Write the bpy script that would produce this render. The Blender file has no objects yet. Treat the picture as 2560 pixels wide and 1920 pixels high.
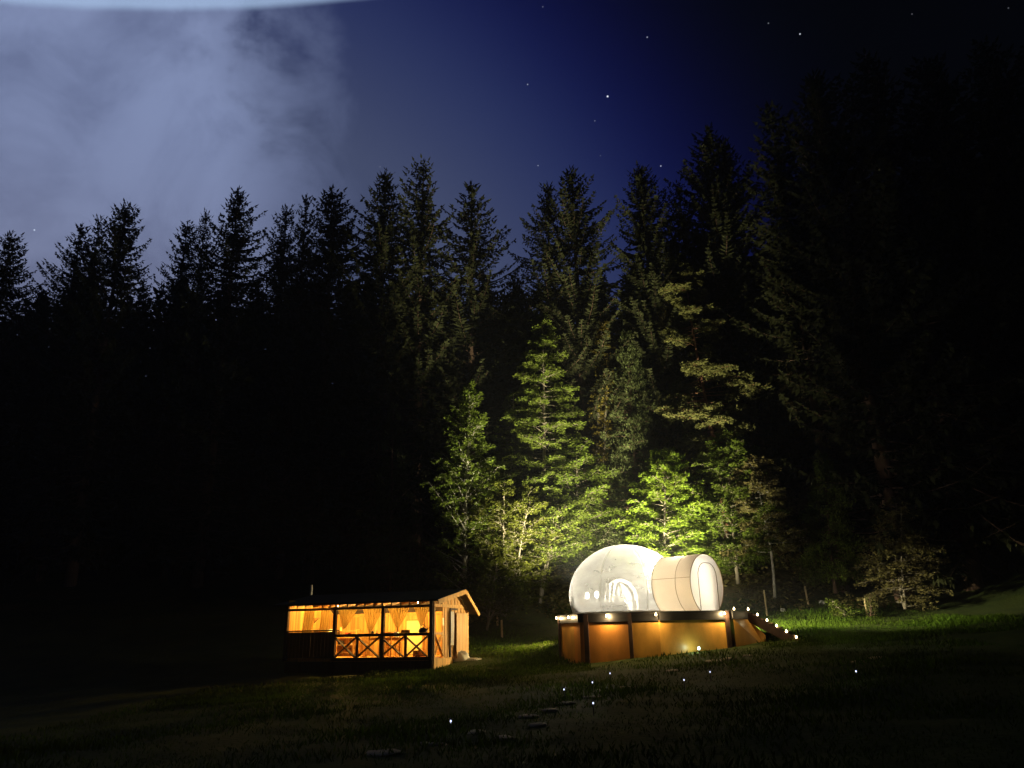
import bpy, bmesh, math, random
import numpy as np
from mathutils import Vector, Matrix

random.seed(7)
scene = bpy.context.scene
COL = scene.collection

# ------------------------------------------------------------------ camera
EYE = Vector((0.0, 0.0, 1.65))
FPX = 1900.0                      # focal length in photograph pixels (2560 wide)
PITCH = math.radians(18.0)
ROLL = math.radians(1.2)
cam_data = bpy.data.cameras.new("camera")
cam_data.sensor_width = 36.0
cam_data.lens = 36.0 * FPX / 2560.0
cam_data.clip_start = 0.1
cam_data.clip_end = 3000.0
cam = bpy.data.objects.new("camera", cam_data)
COL.objects.link(cam)
CAM_R = Matrix.Rotation(math.pi / 2 + PITCH, 3, 'X') @ Matrix.Rotation(-ROLL, 3, 'Z')
cam.matrix_world = Matrix.Translation(EYE) @ CAM_R.to_4x4()
scene.camera = cam


def ray(px, py):
    """world direction of a point of the photograph"""
    return (CAM_R @ Vector(((px - 1280.0) / FPX, (960.0 - py) / FPX, -1.0))).normalized()


def at(px, py, Y):
    """the point at ground distance Y seen at that place of the photograph"""
    d = ray(px, py)
    return EYE + d * (Y / d.y)


# ------------------------------------------------------------------ world: moonlit night sky
scene.view_settings.view_transform = 'Standard'
scene.view_settings.look = 'None'
scene.view_settings.exposure = 0.0
scene.view_settings.gamma = 1.0
scene.view_settings.use_curve_mapping = False
scene.cycles.use_denoising = True
scene.cycles.max_bounces = 10
scene.cycles.transparent_max_bounces = 24
scene.cycles.diffuse_bounces = 4
scene.cycles.sample_clamp_indirect = 4.0
scene.cycles.caustics_reflective = False
scene.cycles.caustics_refractive = False

MOON_DIR = ray(150, -500)
world = bpy.data.worlds.new("World")
scene.world = world
world.use_nodes = True


def lin(r, g, b):
    f = lambda c: (c / 255.0 / 12.92) if c <= 10 else ((c / 255.0 + 0.055) / 1.055) ** 2.4
    return (f(r), f(g), f(b), 1.0)


def build_world():
    nt = world.node_tree
    nt.nodes.clear()
    N = lambda t: nt.nodes.new(t)
    L = nt.links.new
    out = N('ShaderNodeOutputWorld')
    bg = N('ShaderNodeBackground')
    tc = N('ShaderNodeTexCoord')
    D = tc.outputs['Generated']

    def vdot(vec, d=None):
        n = N('ShaderNodeVectorMath'); n.operation = 'DOT_PRODUCT'
        L(d or D, n.inputs[0]); n.inputs[1].default_value = vec
        return n.outputs['Value']

    def math_(op, a, b=None, clamp=False):
        n = N('ShaderNodeMath'); n.operation = op; n.use_clamp = clamp
        for i, v in enumerate((a, b)):
            if v is None: continue
            if isinstance(v, (int, float)): n.inputs[i].default_value = v
            else: L(v, n.inputs[i])
        return n.outputs[0]

    def maprange(v, a, b, c=0.0, d=1.0, smooth=True):
        n = N('ShaderNodeMapRange')
        n.interpolation_type = 'SMOOTHSTEP' if smooth else 'LINEAR'
        L(v, n.inputs['Value'])
        for k, x in zip(('From Min', 'From Max', 'To Min', 'To Max'), (a, b, c, d)):
            n.inputs[k].default_value = x
        return n.outputs['Result']

    def mix(fac, a, b, mode='MIX'):
        n = N('ShaderNodeMix'); n.data_type = 'RGBA'; n.blend_type = mode
        if isinstance(fac, (int, float)): n.inputs['Factor'].default_value = fac
        else: L(fac, n.inputs['Factor'])
        for k, v in (('A', a), ('B', b)):
            s = [i for i in n.inputs if i.name == k and i.type == 'RGBA'][0]
            if isinstance(v, tuple): s.default_value = v
            else: L(v, s)
        return [o for o in n.outputs if o.type == 'RGBA'][0]

    def noise(scale, detail, rough, dist=0.0, off=(0, 0, 0), stretch=(1, 1, 1)):
        m = N('ShaderNodeMapping')
        m.inputs['Location'].default_value = off
        m.inputs['Scale'].default_value = stretch
        L(D, m.inputs['Vector'])
        n = N('ShaderNodeTexNoise')
        n.inputs['Scale'].default_value = scale
        n.inputs['Detail'].default_value = detail
        n.inputs['Roughness'].default_value = rough
        n.inputs['Distortion'].default_value = dist
        L(m.outputs[0], n.inputs['Vector'])
        return n.outputs['Fac']

    # clear night sky: brightness falls away from the glow low in the west
    W0 = ray(200, 1500)
    ang = lambda px, py: math.acos(max(-1, min(1, W0.dot(ray(px, py)))))
    a = math_('ARCCOSINE', vdot(W0))
    stops = [(700, 300, (68, 77, 106)), (1000, 300, (54, 63, 98)), (1250, 300, (38, 48, 90)), (1480, 300, (17, 24, 72)),
             (1680, 300, (6, 9, 50)), (1860, 300, (3, 4, 27)), (2040, 300, (1, 2, 8)), (2300, 300, (.5, 1, 2))]
    ramp = N('ShaderNodeValToRGB')
    cr = ramp.color_ramp
    amax = 1.6
    st = sorted((ang(x, y) / amax, c) for x, y, c in stops)
    cr.elements[0].position = st[0][0]; cr.elements[0].color = lin(*st[0][1])
    cr.elements[1].position = st[-1][0]; cr.elements[1].color = lin(*st[-1][1])
    for p, c in st[1:-1]:
        e = cr.elements.new(p); e.color = lin(*c)
    cr.interpolation = 'B_SPLINE'
    L(math_('DIVIDE', a, amax), ramp.inputs['Fac'])
    # moonlit cloud bank
    n1 = noise(2.6, 6, 0.55, 0.35, (1.3, 0.2, 0.7), (1, 1, 1.2))
    n2 = noise(7.0, 6, 0.6, 0.6, (4.3, 2.2, 1.7), (1, 1, 0.8))
    W1 = ray(-500, 300)
    a1 = math_('ARCCOSINE', vdot(W1))
    edge = math.acos(W1.dot(ray(740, 300)))
    warped = math_('ADD', a1, math_('ADD', math_('MULTIPLY', math_('SUBTRACT', n1, 0.5), 0.30),
                                    math_('MULTIPLY', math_('SUBTRACT', n2, 0.5), 0.22)))
    mask = maprange(warped, edge + 0.045, edge - 0.05)
    shade = maprange(math_('ADD', math_('MULTIPLY', n1, 0.5), math_('MULTIPLY', n2, 0.5)), 0.36, 0.62)
    cloud = mix(shade, lin(95, 106, 141), lin(127, 140, 177))
    # a little warmer and dimmer low over the trees
    low = maprange(vdot((0, 0, 1)), 0.30, 0.60)
    cloud = mix(low, mix(0.55, cloud, lin(104, 104, 126)), cloud)
    veil = math_('MULTIPLY', mask, maprange(n2, 0.25, 0.6, 0.86, 1.0))
    sky = mix(veil, ramp.outputs['Color'], cloud)
    # thin pale arc band mixed into the sky, high in the west
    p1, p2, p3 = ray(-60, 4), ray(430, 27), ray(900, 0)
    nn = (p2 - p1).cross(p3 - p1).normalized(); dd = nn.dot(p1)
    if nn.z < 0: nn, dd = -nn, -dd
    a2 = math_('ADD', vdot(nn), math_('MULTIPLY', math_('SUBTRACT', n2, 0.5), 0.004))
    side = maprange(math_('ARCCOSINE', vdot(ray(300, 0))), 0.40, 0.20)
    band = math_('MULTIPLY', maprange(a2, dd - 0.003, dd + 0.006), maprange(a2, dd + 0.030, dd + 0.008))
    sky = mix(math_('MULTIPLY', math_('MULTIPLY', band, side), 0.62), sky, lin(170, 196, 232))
    # physical sky with the moon as its sun, very weak
    nish = N('ShaderNodeTexSky'); nish.sky_type = 'NISHITA'; nish.sun_disc = False
    nish.sun_elevation = math.asin(MOON_DIR.z)
    nish.sun_rotation = math.atan2(MOON_DIR.x, MOON_DIR.y)
    sky = mix(0.00004, sky, nish.outputs['Color'], 'ADD')
    # stars
    stars = [(1519, 241, 1.2, 1.0), (1618, 93, .9, .35), (1319, 211, .9, .30), (1652, 415, .9, .5), (1345, 414, .7, .45),
             (2000, 85, .9, .7), (1921, 58, .7, .25), (1487, 302, .7, .25), (1501, 389, .7, .2), (1357, 17, .7, .2),
             (2280, 35, .7, .12), (2521, 20, .7, .12), (86, 575, .9, .6), (950, 417, .6, .25)]
    tot = None
    for x, y, r, b in stars:
        v = ray(x, y)
        n = N('ShaderNodeVectorMath'); n.operation = 'DISTANCE'
        L(D, n.inputs[0]); n.inputs[1].default_value = v
        s = maprange(n.outputs['Value'], 0.0012 * r, 0.0005 * r, 0.0, b)
        tot = s if tot is None else math_('ADD', tot, s)
    cmb = N('ShaderNodeCombineColor')
    for i, k in enumerate((0.80, 0.88, 1.0)):
        L(math_('MULTIPLY', tot, k), cmb.inputs[i])
    sky = mix(1.0, sky, cmb.outputs[0], 'ADD')
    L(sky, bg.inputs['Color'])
    bg.inputs['Strength'].default_value = 1.06
    L(bg.outputs[0], out.inputs['Surface'])


build_world()

# the moon, behind the cloud bank
moon_data = bpy.data.lights.new("moon", 'SUN')
moon_data.energy = 0.012
moon_data.angle = math.radians(8)
moon_data.color = (0.75, 0.85, 1.0)
moon = bpy.data.objects.new("moon", moon_data)
COL.objects.link(moon)
moon.rotation_euler = MOON_DIR.to_track_quat('Z', 'Y').to_euler()

# ------------------------------------------------------------------ helpers
MATS = {}


def principled(name, col, rough=0.8, var=0.25, scale=6.0, bump=0.0, col2=None, stretch=(1, 1, 1), metal=0.0,
               spec=0.3, detail=5.0, bscale=None):
    m = bpy.data.materials.new(name); m.use_nodes = True
    nt = m.node_tree; L = nt.links.new
    b = nt.nodes['Principled BSDF']
    b.inputs['Roughness'].default_value = rough
    b.inputs['Metallic'].default_value = metal
    b.inputs['Specular IOR Level'].default_value = spec
    tc = nt.nodes.new('ShaderNodeTexCoord')
    mp = nt.nodes.new('ShaderNodeMapping'); mp.inputs['Scale'].default_value = stretch
    L(tc.outputs['Object'], mp.inputs['Vector'])
    oi = nt.nodes.new('ShaderNodeObjectInfo')
    ad = nt.nodes.new('ShaderNodeVectorMath'); ad.operation = 'ADD'
    sc = nt.nodes.new('ShaderNodeVectorMath'); sc.operation = 'SCALE'; sc.inputs['Scale'].default_value = 37.0
    cb = nt.nodes.new('ShaderNodeCombineXYZ')
    for i in range(3): L(oi.outputs['Random'], cb.inputs[i])
    L(cb.outputs[0], sc.inputs[0]); L(mp.outputs[0], ad.inputs[0]); L(sc.outputs[0], ad.inputs[1])
    nz = nt.nodes.new('ShaderNodeTexNoise')
    nz.inputs['Scale'].default_value = scale; nz.inputs['Detail'].default_value = detail
    L(ad.outputs[0], nz.inputs['Vector'])
    mx = nt.nodes.new('ShaderNodeMix'); mx.data_type = 'RGBA'
    c2 = col2 or tuple(c * (1 - var) for c in col)
    c1 = col if col2 else tuple(min(1, c * (1 + var)) for c in col)
    A = [i for i in mx.inputs if i.type == 'RGBA']
    A[0].default_value = (*c2, 1); A[1].default_value = (*c1, 1)
    mr = nt.nodes.new('ShaderNodeMapRange')
    mr.inputs['From Min'].default_value = 0.3; mr.inputs['From Max'].default_value = 0.7
    L(nz.outputs['Fac'], mr.inputs['Value']); L(mr.outputs[0], mx.inputs['Factor'])
    # piece to piece tone
    hs = nt.nodes.new('ShaderNodeHueSaturation')
    vr = nt.nodes.new('ShaderNodeMapRange')
    vr.inputs['To Min'].default_value = 1 - 0.6 * var; vr.inputs['To Max'].default_value = 1 + 0.6 * var
    L(oi.outputs['Random'], vr.inputs['Value']); L(vr.outputs[0], hs.inputs['Value'])
    L([o for o in mx.outputs if o.type == 'RGBA'][0], hs.inputs['Color'])
    L(hs.outputs[0], b.inputs['Base Color'])
    if bump:
        bp = nt.nodes.new('ShaderNodeBump'); bp.inputs['Strength'].default_value = bump
        bp.inputs['Distance'].default_value = 0.02
        if bscale:
            n2 = nt.nodes.new('ShaderNodeTexNoise'); n2.inputs['Scale'].default_value = bscale
            n2.inputs['Detail'].default_value = 6
            L(ad.outputs[0], n2.inputs['Vector']); L(n2.outputs['Fac'], bp.inputs['Height'])
        else:
            L(nz.outputs['Fac'], bp.inputs['Height'])
        L(bp.outputs[0], b.inputs['Normal'])
    MATS[name] = m
    return m


def thin(name, col, trans=0.5, var=0.15, scale=5.0, clear=0.0, gloss=0.0, island=0.0, stretch=(1, 1, 1), hue=0.0):
    """thin sheets (leaves, cloth, film): reflects and lets light through"""
    m = bpy.data.materials.new(name); m.use_nodes = True
    nt = m.node_tree; L = nt.links.new
    for n in list(nt.nodes):
        if n.type != 'OUTPUT_MATERIAL': nt.nodes.remove(n)
    out = [n for n in nt.nodes if n.type == 'OUTPUT_MATERIAL'][0]
    df = nt.nodes.new('ShaderNodeBsdfDiffuse'); tr = nt.nodes.new('ShaderNodeBsdfTranslucent')
    mxs = nt.nodes.new('ShaderNodeMixShader'); mxs.inputs[0].default_value = trans
    tc = nt.nodes.new('ShaderNodeTexCoord')
    mp = nt.nodes.new('ShaderNodeMapping'); mp.inputs['Scale'].default_value = stretch
    L(tc.outputs['Object'], mp.inputs['Vector'])
    nz = nt.nodes.new('ShaderNodeTexNoise'); nz.inputs['Scale'].default_value = scale; nz.inputs['Detail'].default_value = 4
    L(mp.outputs[0], nz.inputs['Vector'])
    hs = nt.nodes.new('ShaderNodeHueSaturation'); hs.inputs['Color'].default_value = (*col, 1)
    vr = nt.nodes.new('ShaderNodeMapRange')
    vr.inputs['From Min'].default_value = 0.3; vr.inputs['From Max'].default_value = 0.7
    vr.inputs['To Min'].default_value = 1 - var; vr.inputs['To Max'].default_value = 1 + var
    L(nz.outputs['Fac'], vr.inputs['Value'])
    val = vr.outputs[0]
    if island:
        g = nt.nodes.new('ShaderNodeNewGeometry')
        ir = nt.nodes.new('ShaderNodeMapRange')
        ir.inputs['To Min'].default_value = 1 - island; ir.inputs['To Max'].default_value = 1 + island
        L(g.outputs['Random Per Island'], ir.inputs['Value'])
        mu = nt.nodes.new('ShaderNodeMath'); mu.operation = 'MULTIPLY'
        L(val, mu.inputs[0]); L(ir.outputs[0], mu.inputs[1]); val = mu.outputs[0]
        if hue:
            hr = nt.nodes.new('ShaderNodeMapRange')
            hr.inputs['To Min'].default_value = 0.5 - hue; hr.inputs['To Max'].default_value = 0.5 + hue
            L(nz.outputs['Fac'], hr.inputs['Value']); L(hr.outputs[0], hs.inputs['Hue'])
    L(val, hs.inputs['Value'])
    L(hs.outputs[0], df.inputs['Color']); L(hs.outputs[0], tr.inputs['Color'])
    L(df.outputs[0], mxs.inputs[1]); L(tr.outputs[0], mxs.inputs[2])
    sh = mxs.outputs[0]
    if clear:
        tp = nt.nodes.new('ShaderNodeBsdfTransparent')
        m2 = nt.nodes.new('ShaderNodeMixShader'); m2.inputs[0].default_value = clear
        L(sh, m2.inputs[1]); L(tp.outputs[0], m2.inputs[2]); sh = m2.outputs[0]
    if gloss:
        gl = nt.nodes.new('ShaderNodeBsdfGlossy'); gl.inputs['Roughness'].default_value = 0.05
        fr = nt.nodes.new('ShaderNodeFresnel'); fr.inputs['IOR'].default_value = 1.3
        m3 = nt.nodes.new('ShaderNodeMixShader')
        L(fr.outputs[0], m3.inputs[0]); L(sh, m3.inputs[1]); L(gl.outputs[0], m3.inputs[2]); sh = m3.outputs[0]
    L(sh, out.inputs['Surface'])
    MATS[name] = m
    return m


def emission(name, col, strength):
    m = bpy.data.materials.new(name); m.use_nodes = True
    nt = m.node_tree
    for n in list(nt.nodes):
        if n.type != 'OUTPUT_MATERIAL': nt.nodes.remove(n)
    out = [n for n in nt.nodes if n.type == 'OUTPUT_MATERIAL'][0]
    e = nt.nodes.new('ShaderNodeEmission'); e.inputs[0].default_value = (*col, 1); e.inputs[1].default_value = strength
    nt.links.new(e.outputs[0], out.inputs['Surface'])
    MATS[name] = m
    return m


class MB:
    """collects geometry, then links it as ONE mesh object"""
    def __init__(s): s.v = []; s.f = []

    def add(s, vs, fs):
        o = len(s.v); s.v.extend(tuple(x) for x in vs); s.f.extend(tuple(i + o for i in f) for f in fs)

    def box(s, lo, hi):
        x0, y0, z0 = lo; x1, y1, z1 = hi
        s.add([(x0, y0, z0), (x1, y0, z0), (x1, y1, z0), (x0, y1, z0), (x0, y0, z1), (x1, y0, z1), (x1, y1, z1), (x0, y1, z1)],
              [(3, 2, 1, 0), (4, 5, 6, 7), (0, 1, 5, 4), (1, 2, 6, 5), (2, 3, 7, 6), (3, 0, 4, 7)])

    def bar(s, a, b, w, t, up=(0, 0, 1)):
        a = Vector(a); b = Vector(b); d = (b - a).normalized()
        sd = d.cross(Vector(up))
        if sd.length < 1e-4: sd = d.cross(Vector((1, 0, 0)))
        sd.normalize(); u = sd.cross(d).normalized()
        sd = sd * (w / 2); u = u * (t / 2)
        vs = [p + i * sd + j * u for p in (a, b) for i, j in ((-1, -1), (1, -1), (1, 1), (-1, 1))]
        s.add(vs, [(0, 1, 2, 3), (7, 6, 5, 4), (0, 4, 5, 1), (1, 5, 6, 2), (2, 6, 7, 3), (3, 7, 4, 0)])

    def tube(s, pts, rad, n=6, cap=True):
        pts = [Vector(p) for p in pts]
        if not hasattr(rad, '__len__'): rad = [rad] * len(pts)
        o = len(s.v)
        for i, p in enumerate(pts):
            d = (pts[min(i + 1, len(pts) - 1)] - pts[max(i - 1, 0)])
            d = d.normalized() if d.length > 1e-9 else Vector((0, 0, 1))
            sd = d.cross(Vector((0.31, 0.17, 0.93)))
            if sd.length < 1e-3: sd = d.cross(Vector((1, 0, 0)))
            sd.normalize(); u = sd.cross(d)
            for k in range(n):
                t = 2 * math.pi * k / n
                s.v.append(tuple(p + (sd * math.cos(t) + u * math.sin(t)) * rad[i]))
        for i in range(len(pts) - 1):
            for k in range(n):
                a = o + i * n + k; b = o + i * n + (k + 1) % n
                s.f.append((a, b, b + n, a + n))
        if cap:
            s.f.append(tuple(o + k for k in reversed(range(n))))
            s.f.append(tuple(o + (len(pts) - 1) * n + k for k in range(n)))

    def lathe(s, prof, n=16, center=(0, 0, 0)):
        cx, cy, cz = center
        o = len(s.v)
        for r, z in prof:
            for k in range(n):
                t = 2 * math.pi * k / n
                s.v.append((cx + r * math.cos(t), cy + r * math.sin(t), cz + z))
        for i in range(len(prof) - 1):
            for k in range(n):
                a = o + i * n + k; b = o + i * n + (k + 1) % n
                s.f.append((a, b, b + n, a + n))

    def mesh(s, name, mat, smooth=False):
        me = bpy.data.meshes.new(name)
        me.from_pydata([tuple(v) for v in s.v], [], s.f)
        me.materials.append(mat)
        if smooth: me.polygons.foreach_set('use_smooth', [True] * len(me.polygons))
        me.update()
        return me

    def build(s, name, mat, parent=None, smooth=False):
        return link(name, s.mesh(name, mat, smooth), parent)


def link(name, me, parent=None, loc=None, rot=None, scale=None):
    o = bpy.data.objects.new(name, me); COL.objects.link(o)
    if parent is not None: o.parent = parent
    if loc is not None: o.location = loc
    if rot is not None: o.rotation_euler = rot
    if scale is not None: o.scale = scale
    return o


def tag(o, label=None, cat=None, group=None, kind=None):
    if label: o['label'] = label
    if cat: o['category'] = cat
    if group: o['group'] = group
    if kind: o['kind'] = kind
    return o


def thing(name, label, cat, loc=(0, 0, 0), rz=0.0, group=None):
    o = bpy.data.objects.new(name, None); COL.objects.link(o)
    o.location = loc; o.rotation_euler = (0, 0, rz)
    return tag(o, label, cat, group)


def bevel(o, w=0.01, seg=1):
    m = o.modifiers.new('bevel', 'BEVEL'); m.width = w; m.segments = seg; m.limit_method = 'ANGLE'
    return o


def np_mesh(name, verts, quads, mat, smooth=False):
    verts = np.asarray(verts, dtype=np.float32).reshape(-1, 3)
    quads = np.asarray(quads, dtype=np.int32)
    k = quads.shape[1]
    me = bpy.data.meshes.new(name)
    me.vertices.add(len(verts)); me.vertices.foreach_set('co', verts.ravel())
    me.loops.add(quads.size); me.loops.foreach_set('vertex_index', quads.ravel())
    me.polygons.add(len(quads))
    me.polygons.foreach_set('loop_start', np.arange(0, quads.size, k, dtype=np.int32))
    me.polygons.foreach_set('loop_total', np.full(len(quads), k, dtype=np.int32))
    if smooth: me.polygons.foreach_set('use_smooth', np.ones(len(quads), dtype=bool))
    me.materials.append(mat)
    me.update(calc_edges=True)
    return me


def point_light(name, loc, watts, col, radius, parent=None):
    d = bpy.data.lights.new(name, 'POINT'); d.energy = watts; d.color = col; d.shadow_soft_size = radius
    o = bpy.data.objects.new(name, d); COL.objects.link(o)
    if parent is not None: o.parent = parent
    o.location = loc
    return o


# ------------------------------------------------------------------ materials
principled('soil', (0.085, 0.060, 0.034), 0.95, 0.35, 1.2, 0.6, bscale=9)
principled('bark_spruce', (0.11, 0.065, 0.042), 0.95, 0.4, 9, 0.5, stretch=(1, 1, .25))
principled('bark_pine', (0.20, 0.095, 0.05), 0.95, 0.4, 9, 0.5, stretch=(1, 1, .3))
principled('bark_birch', (0.34, 0.31, 0.25), 0.85, 0.35, 6, 0.3, stretch=(1, 1, .6))
principled('bark_grey', (0.19, 0.16, 0.11), 0.9, 0.35, 8, 0.4, stretch=(1, 1, .4))
principled('plank_wood', (0.46, 0.235, 0.052), 0.7, 0.42, 2.2, 0.15, stretch=(6, 6, .5))
principled('plank_pale', (0.54, 0.30, 0.075), 0.7, 0.34, 2.2, 0.15, stretch=(6, 6, .5))
principled('dark_beam', (0.035, 0.017, 0.009), 0.75, 0.4, 4, 0.2, stretch=(3, 3, 1))
principled('roof_sheet', (0.055, 0.045, 0.038), 0.8, 0.3, 3, 0.2)
principled('plywood', (0.45, 0.24, 0.065), 0.6, 0.22, 1.6, 0.08, stretch=(4, 4, .7))
principled('deck_panel', (0.62, 0.315, 0.058), 0.38, 0.38, 1.1, 0.05, stretch=(1.3, 1.3, .7), spec=0.5)
principled('deck_panel_red', (0.56, 0.225, 0.042), 0.4, 0.35, 1.1, 0.05, stretch=(1.3, 1.3, .6), spec=0.5)
principled('deck_paint', (0.026, 0.024, 0.024), 0.45, 0.3, 3, 0.1)
principled('deck_post', (0.045, 0.022, 0.014), 0.7, 0.4, 4, 0.2)
principled('deck_board', (0.22, 0.15, 0.085), 0.7, 0.3, 3, 0.1)
principled('stone', (0.30, 0.25, 0.17), 0.9, 0.35, 3, 0.5, bscale=14)
principled('white_stone', (0.6, 0.57, 0.5), 0.9, 0.2, 5, 0.3)
principled('steel_dark', (0.06, 0.06, 0.065), 0.45, 0.2, 5, metal=0.8)
principled('pipe_metal', (0.62, 0.60, 0.52), 0.5, 0.2, 6, metal=0.2)
principled('white_paint', (0.78, 0.76, 0.70), 0.6, 0.08, 4)
principled('yellow_paint', (0.80, 0.66, 0.26), 0.6, 0.10, 2)
principled('brown_box', (0.16, 0.075, 0.03), 0.8, 0.3, 5)
principled('red_paint', (0.50, 0.09, 0.05), 0.6, 0.2, 5)
principled('dark_iron', (0.03, 0.028, 0.026), 0.5, 0.3, 6)
principled('grey_fabric', (0.30, 0.30, 0.29), 0.9, 0.15, 8)
principled('fence_wood', (0.36, 0.27, 0.14), 0.9, 0.3, 5, 0.3, stretch=(1, 1, .3))
principled('mattress_white', (0.75, 0.74, 0.70), 0.9, 0.08, 4)
thin('leaf_spruce', (0.026, 0.028, 0.012), 0.15, 0.3, 0.6, island=0.35)
thin('leaf_young_spruce', (0.070, 0.084, 0.030), 0.25, 0.25, 0.8, island=0.35)
thin('leaf_beech', (0.118, 0.165, 0.018), 0.40, 0.25, 0.9, island=0.35, hue=0.02)
thin('leaf_birch', (0.090, 0.122, 0.018), 0.40, 0.25, 0.9, island=0.4, hue=0.02)
thin('leaf_hazel', (0.080, 0.088, 0.014), 0.40, 0.3, 0.9, island=0.4, hue=0.03)
thin('leaf_larch', (0.086, 0.110, 0.018), 0.35, 0.3, 0.7, island=0.4, hue=0.02)
thin('leaf_pine', (0.112, 0.112, 0.036), 0.25, 0.3, 0.7, island=0.4)
thin('leaf_brown', (0.130, 0.110, 0.040), 0.30, 0.35, 0.7, island=0.4, hue=0.03)
thin('leaf_ivy', (0.120, 0.095, 0.018), 0.30, 0.35, 0.9, island=0.4, hue=0.02)
thin('grass_blade', (0.048, 0.080, 0.008), 0.35, 0.35, 0.35, island=0.45, hue=0.03)
thin('sheer_curtain', (0.40, 0.25, 0.06), 0.35, 0.12, 3, clear=0.15, stretch=(6, 6, .4))
thin('white_cloth', (0.80, 0.78, 0.72), 0.35, 0.06, 4)
thin('tent_beige', (0.60, 0.50, 0.36), 0.5, 0.05, 1.2)
thin('tent_white', (0.86, 0.83, 0.76), 0.5, 0.04, 1.2)
thin('seam', (0.22, 0.16, 0.08), 0.2, 0.1, 3)
emission('bulb_warm', (1.0, 0.78, 0.42), 14.0)
emission('bulb_hut', (1.0, 0.60, 0.15), 3600.0)
emission('floor_lamp', (1.0, 0.92, 0.76), 1250.0)
emission('tunnel_lamp', (1.0, 0.93, 0.80), 175.0)
emission('lamp_white', (1.0, 0.93, 0.78), 8.0)
emission('solar_white', (0.66, 0.74, 1.0), 1.8)
emission('solar_green', (0.72, 1.0, 0.86), 6.0)
emission('flood_face', (1.0, 0.93, 0.72), 30.0)


def film_material():
    """clear plastic film, slightly milky, with faint condensation patches"""
    m = thin('tent_film', (0.90, 0.88, 0.82), 0.75, 0.0, 1.0)
    nt = m.node_tree; L = nt.links.new
    out = [n for n in nt.nodes if n.type == 'OUTPUT_MATERIAL'][0]
    milky = [l.from_socket for l in nt.links if l.to_node == out][0]
    tp = nt.nodes.new('ShaderNodeBsdfTransparent')
    tc = nt.nodes.new('ShaderNodeTexCoord')
    mp = nt.nodes.new('ShaderNodeMapping'); mp.inputs['Scale'].default_value = (1, 1, 2.4)
    L(tc.outputs['Object'], mp.inputs['Vector'])
    nz = nt.nodes.new('ShaderNodeTexNoise'); nz.inputs['Scale'].default_value = 1.1; nz.inputs['Detail'].default_value = 4
    nz.inputs['Roughness'].default_value = 0.62
    L(mp.outputs[0], nz.inputs['Vector'])
    mr = nt.nodes.new('ShaderNodeMapRange')
    for k, v in (('From Min', .3), ('From Max', .7), ('To Min', .23), ('To Max', .38)): mr.inputs[k].default_value = v
    L(nz.outputs['Fac'], mr.inputs['Value'])
    # the film is thicker to look through along a slant
    lw = nt.nodes.new('ShaderNodeLayerWeight'); lw.inputs['Blend'].default_value = 0.5
    pw = nt.nodes.new('ShaderNodeMath'); pw.operation = 'POWER'; pw.inputs[1].default_value = 3.0
    L(lw.outputs['Facing'], pw.inputs[0])
    fr = nt.nodes.new('ShaderNodeMath'); fr.operation = 'MULTIPLY'; fr.inputs[1].default_value = 0.65
    L(pw.outputs[0], fr.inputs[0])
    ad = nt.nodes.new('ShaderNodeMath'); ad.operation = 'ADD'; ad.use_clamp = True
    L(mr.outputs[0], ad.inputs[0]); L(fr.outputs[0], ad.inputs[1])
    m1 = nt.nodes.new('ShaderNodeMixShader')
    L(ad.outputs[0], m1.inputs[0]); L(tp.outputs[0], m1.inputs[1]); L(milky, m1.inputs[2])
    gl = nt.nodes.new('ShaderNodeBsdfGlossy'); gl.inputs['Roughness'].default_value = 0.04
    m2 = nt.nodes.new('ShaderNodeMixShader'); m2.inputs[0].default_value = 0.06
    L(m1.outputs[0], m2.inputs[1]); L(gl.outputs[0], m2.inputs[2])
    L(m2.outputs[0], out.inputs['Surface'])


film_material()


def ground_material():
    m = bpy.data.materials.new('ground'); m.use_nodes = True
    nt = m.node_tree; L = nt.links.new
    b = nt.nodes['Principled BSDF']; b.inputs['Roughness'].default_value = 0.95
    b.inputs['Specular IOR Level'].default_value = 0.15
    tc = nt.nodes.new('ShaderNodeTexCoord')
    def noise(s, d=6):
        n = nt.nodes.new('ShaderNodeTexNoise'); n.inputs['Scale'].default_value = s; n.inputs['Detail'].default_value = d
        L(tc.outputs['Object'], n.inputs['Vector']); return n.outputs['Fac']
    def ramp(v, a, c, A, B):
        r = nt.nodes.new('ShaderNodeMapRange'); r.inputs['From Min'].default_value = a; r.inputs['From Max'].default_value = c
        L(v, r.inputs['Value'])
        x = nt.nodes.new('ShaderNodeMix'); x.data_type = 'RGBA'
        s = [i for i in x.inputs if i.type == 'RGBA']
        for k, c_ in zip(s, (A, B)):
            if isinstance(c_, tuple): k.default_value = (*c_, 1)
            else: L(c_, k)
        L(r.outputs[0], x.inputs['Factor'])
        return [o for o in x.outputs if o.type == 'RGBA'][0]
    green = ramp(noise(0.7), .35, .65, (0.026, 0.042, 0.006), (0.050, 0.066, 0.009))
    green = ramp(noise(7.0), .55, .80, green, (0.045, 0.036, 0.013))
    earth = ramp(noise(1.6), .35, .65, (0.065, 0.045, 0.022), (0.15, 0.115, 0.055))
    earth = ramp(noise(5.0), .5, .7, earth, (0.06, 0.075, 0.02))
    g = nt.nodes.new('ShaderNodeNewGeometry')
    sx = nt.nodes.new('ShaderNodeSeparateXYZ'); L(g.outputs['Normal'], sx.inputs[0])
    L(ramp(sx.outputs['Z'], 0.95, 0.86, green, earth), b.inputs['Base Color'])
    bp = nt.nodes.new('ShaderNodeBump'); bp.inputs['Strength'].default_value = 0.8; bp.inputs['Distance'].default_value = 0.06
    L(noise(9.0, 8), bp.inputs['Height']); L(bp.outputs[0], b.inputs['Normal'])
    MATS['ground'] = m


ground_material()

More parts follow.
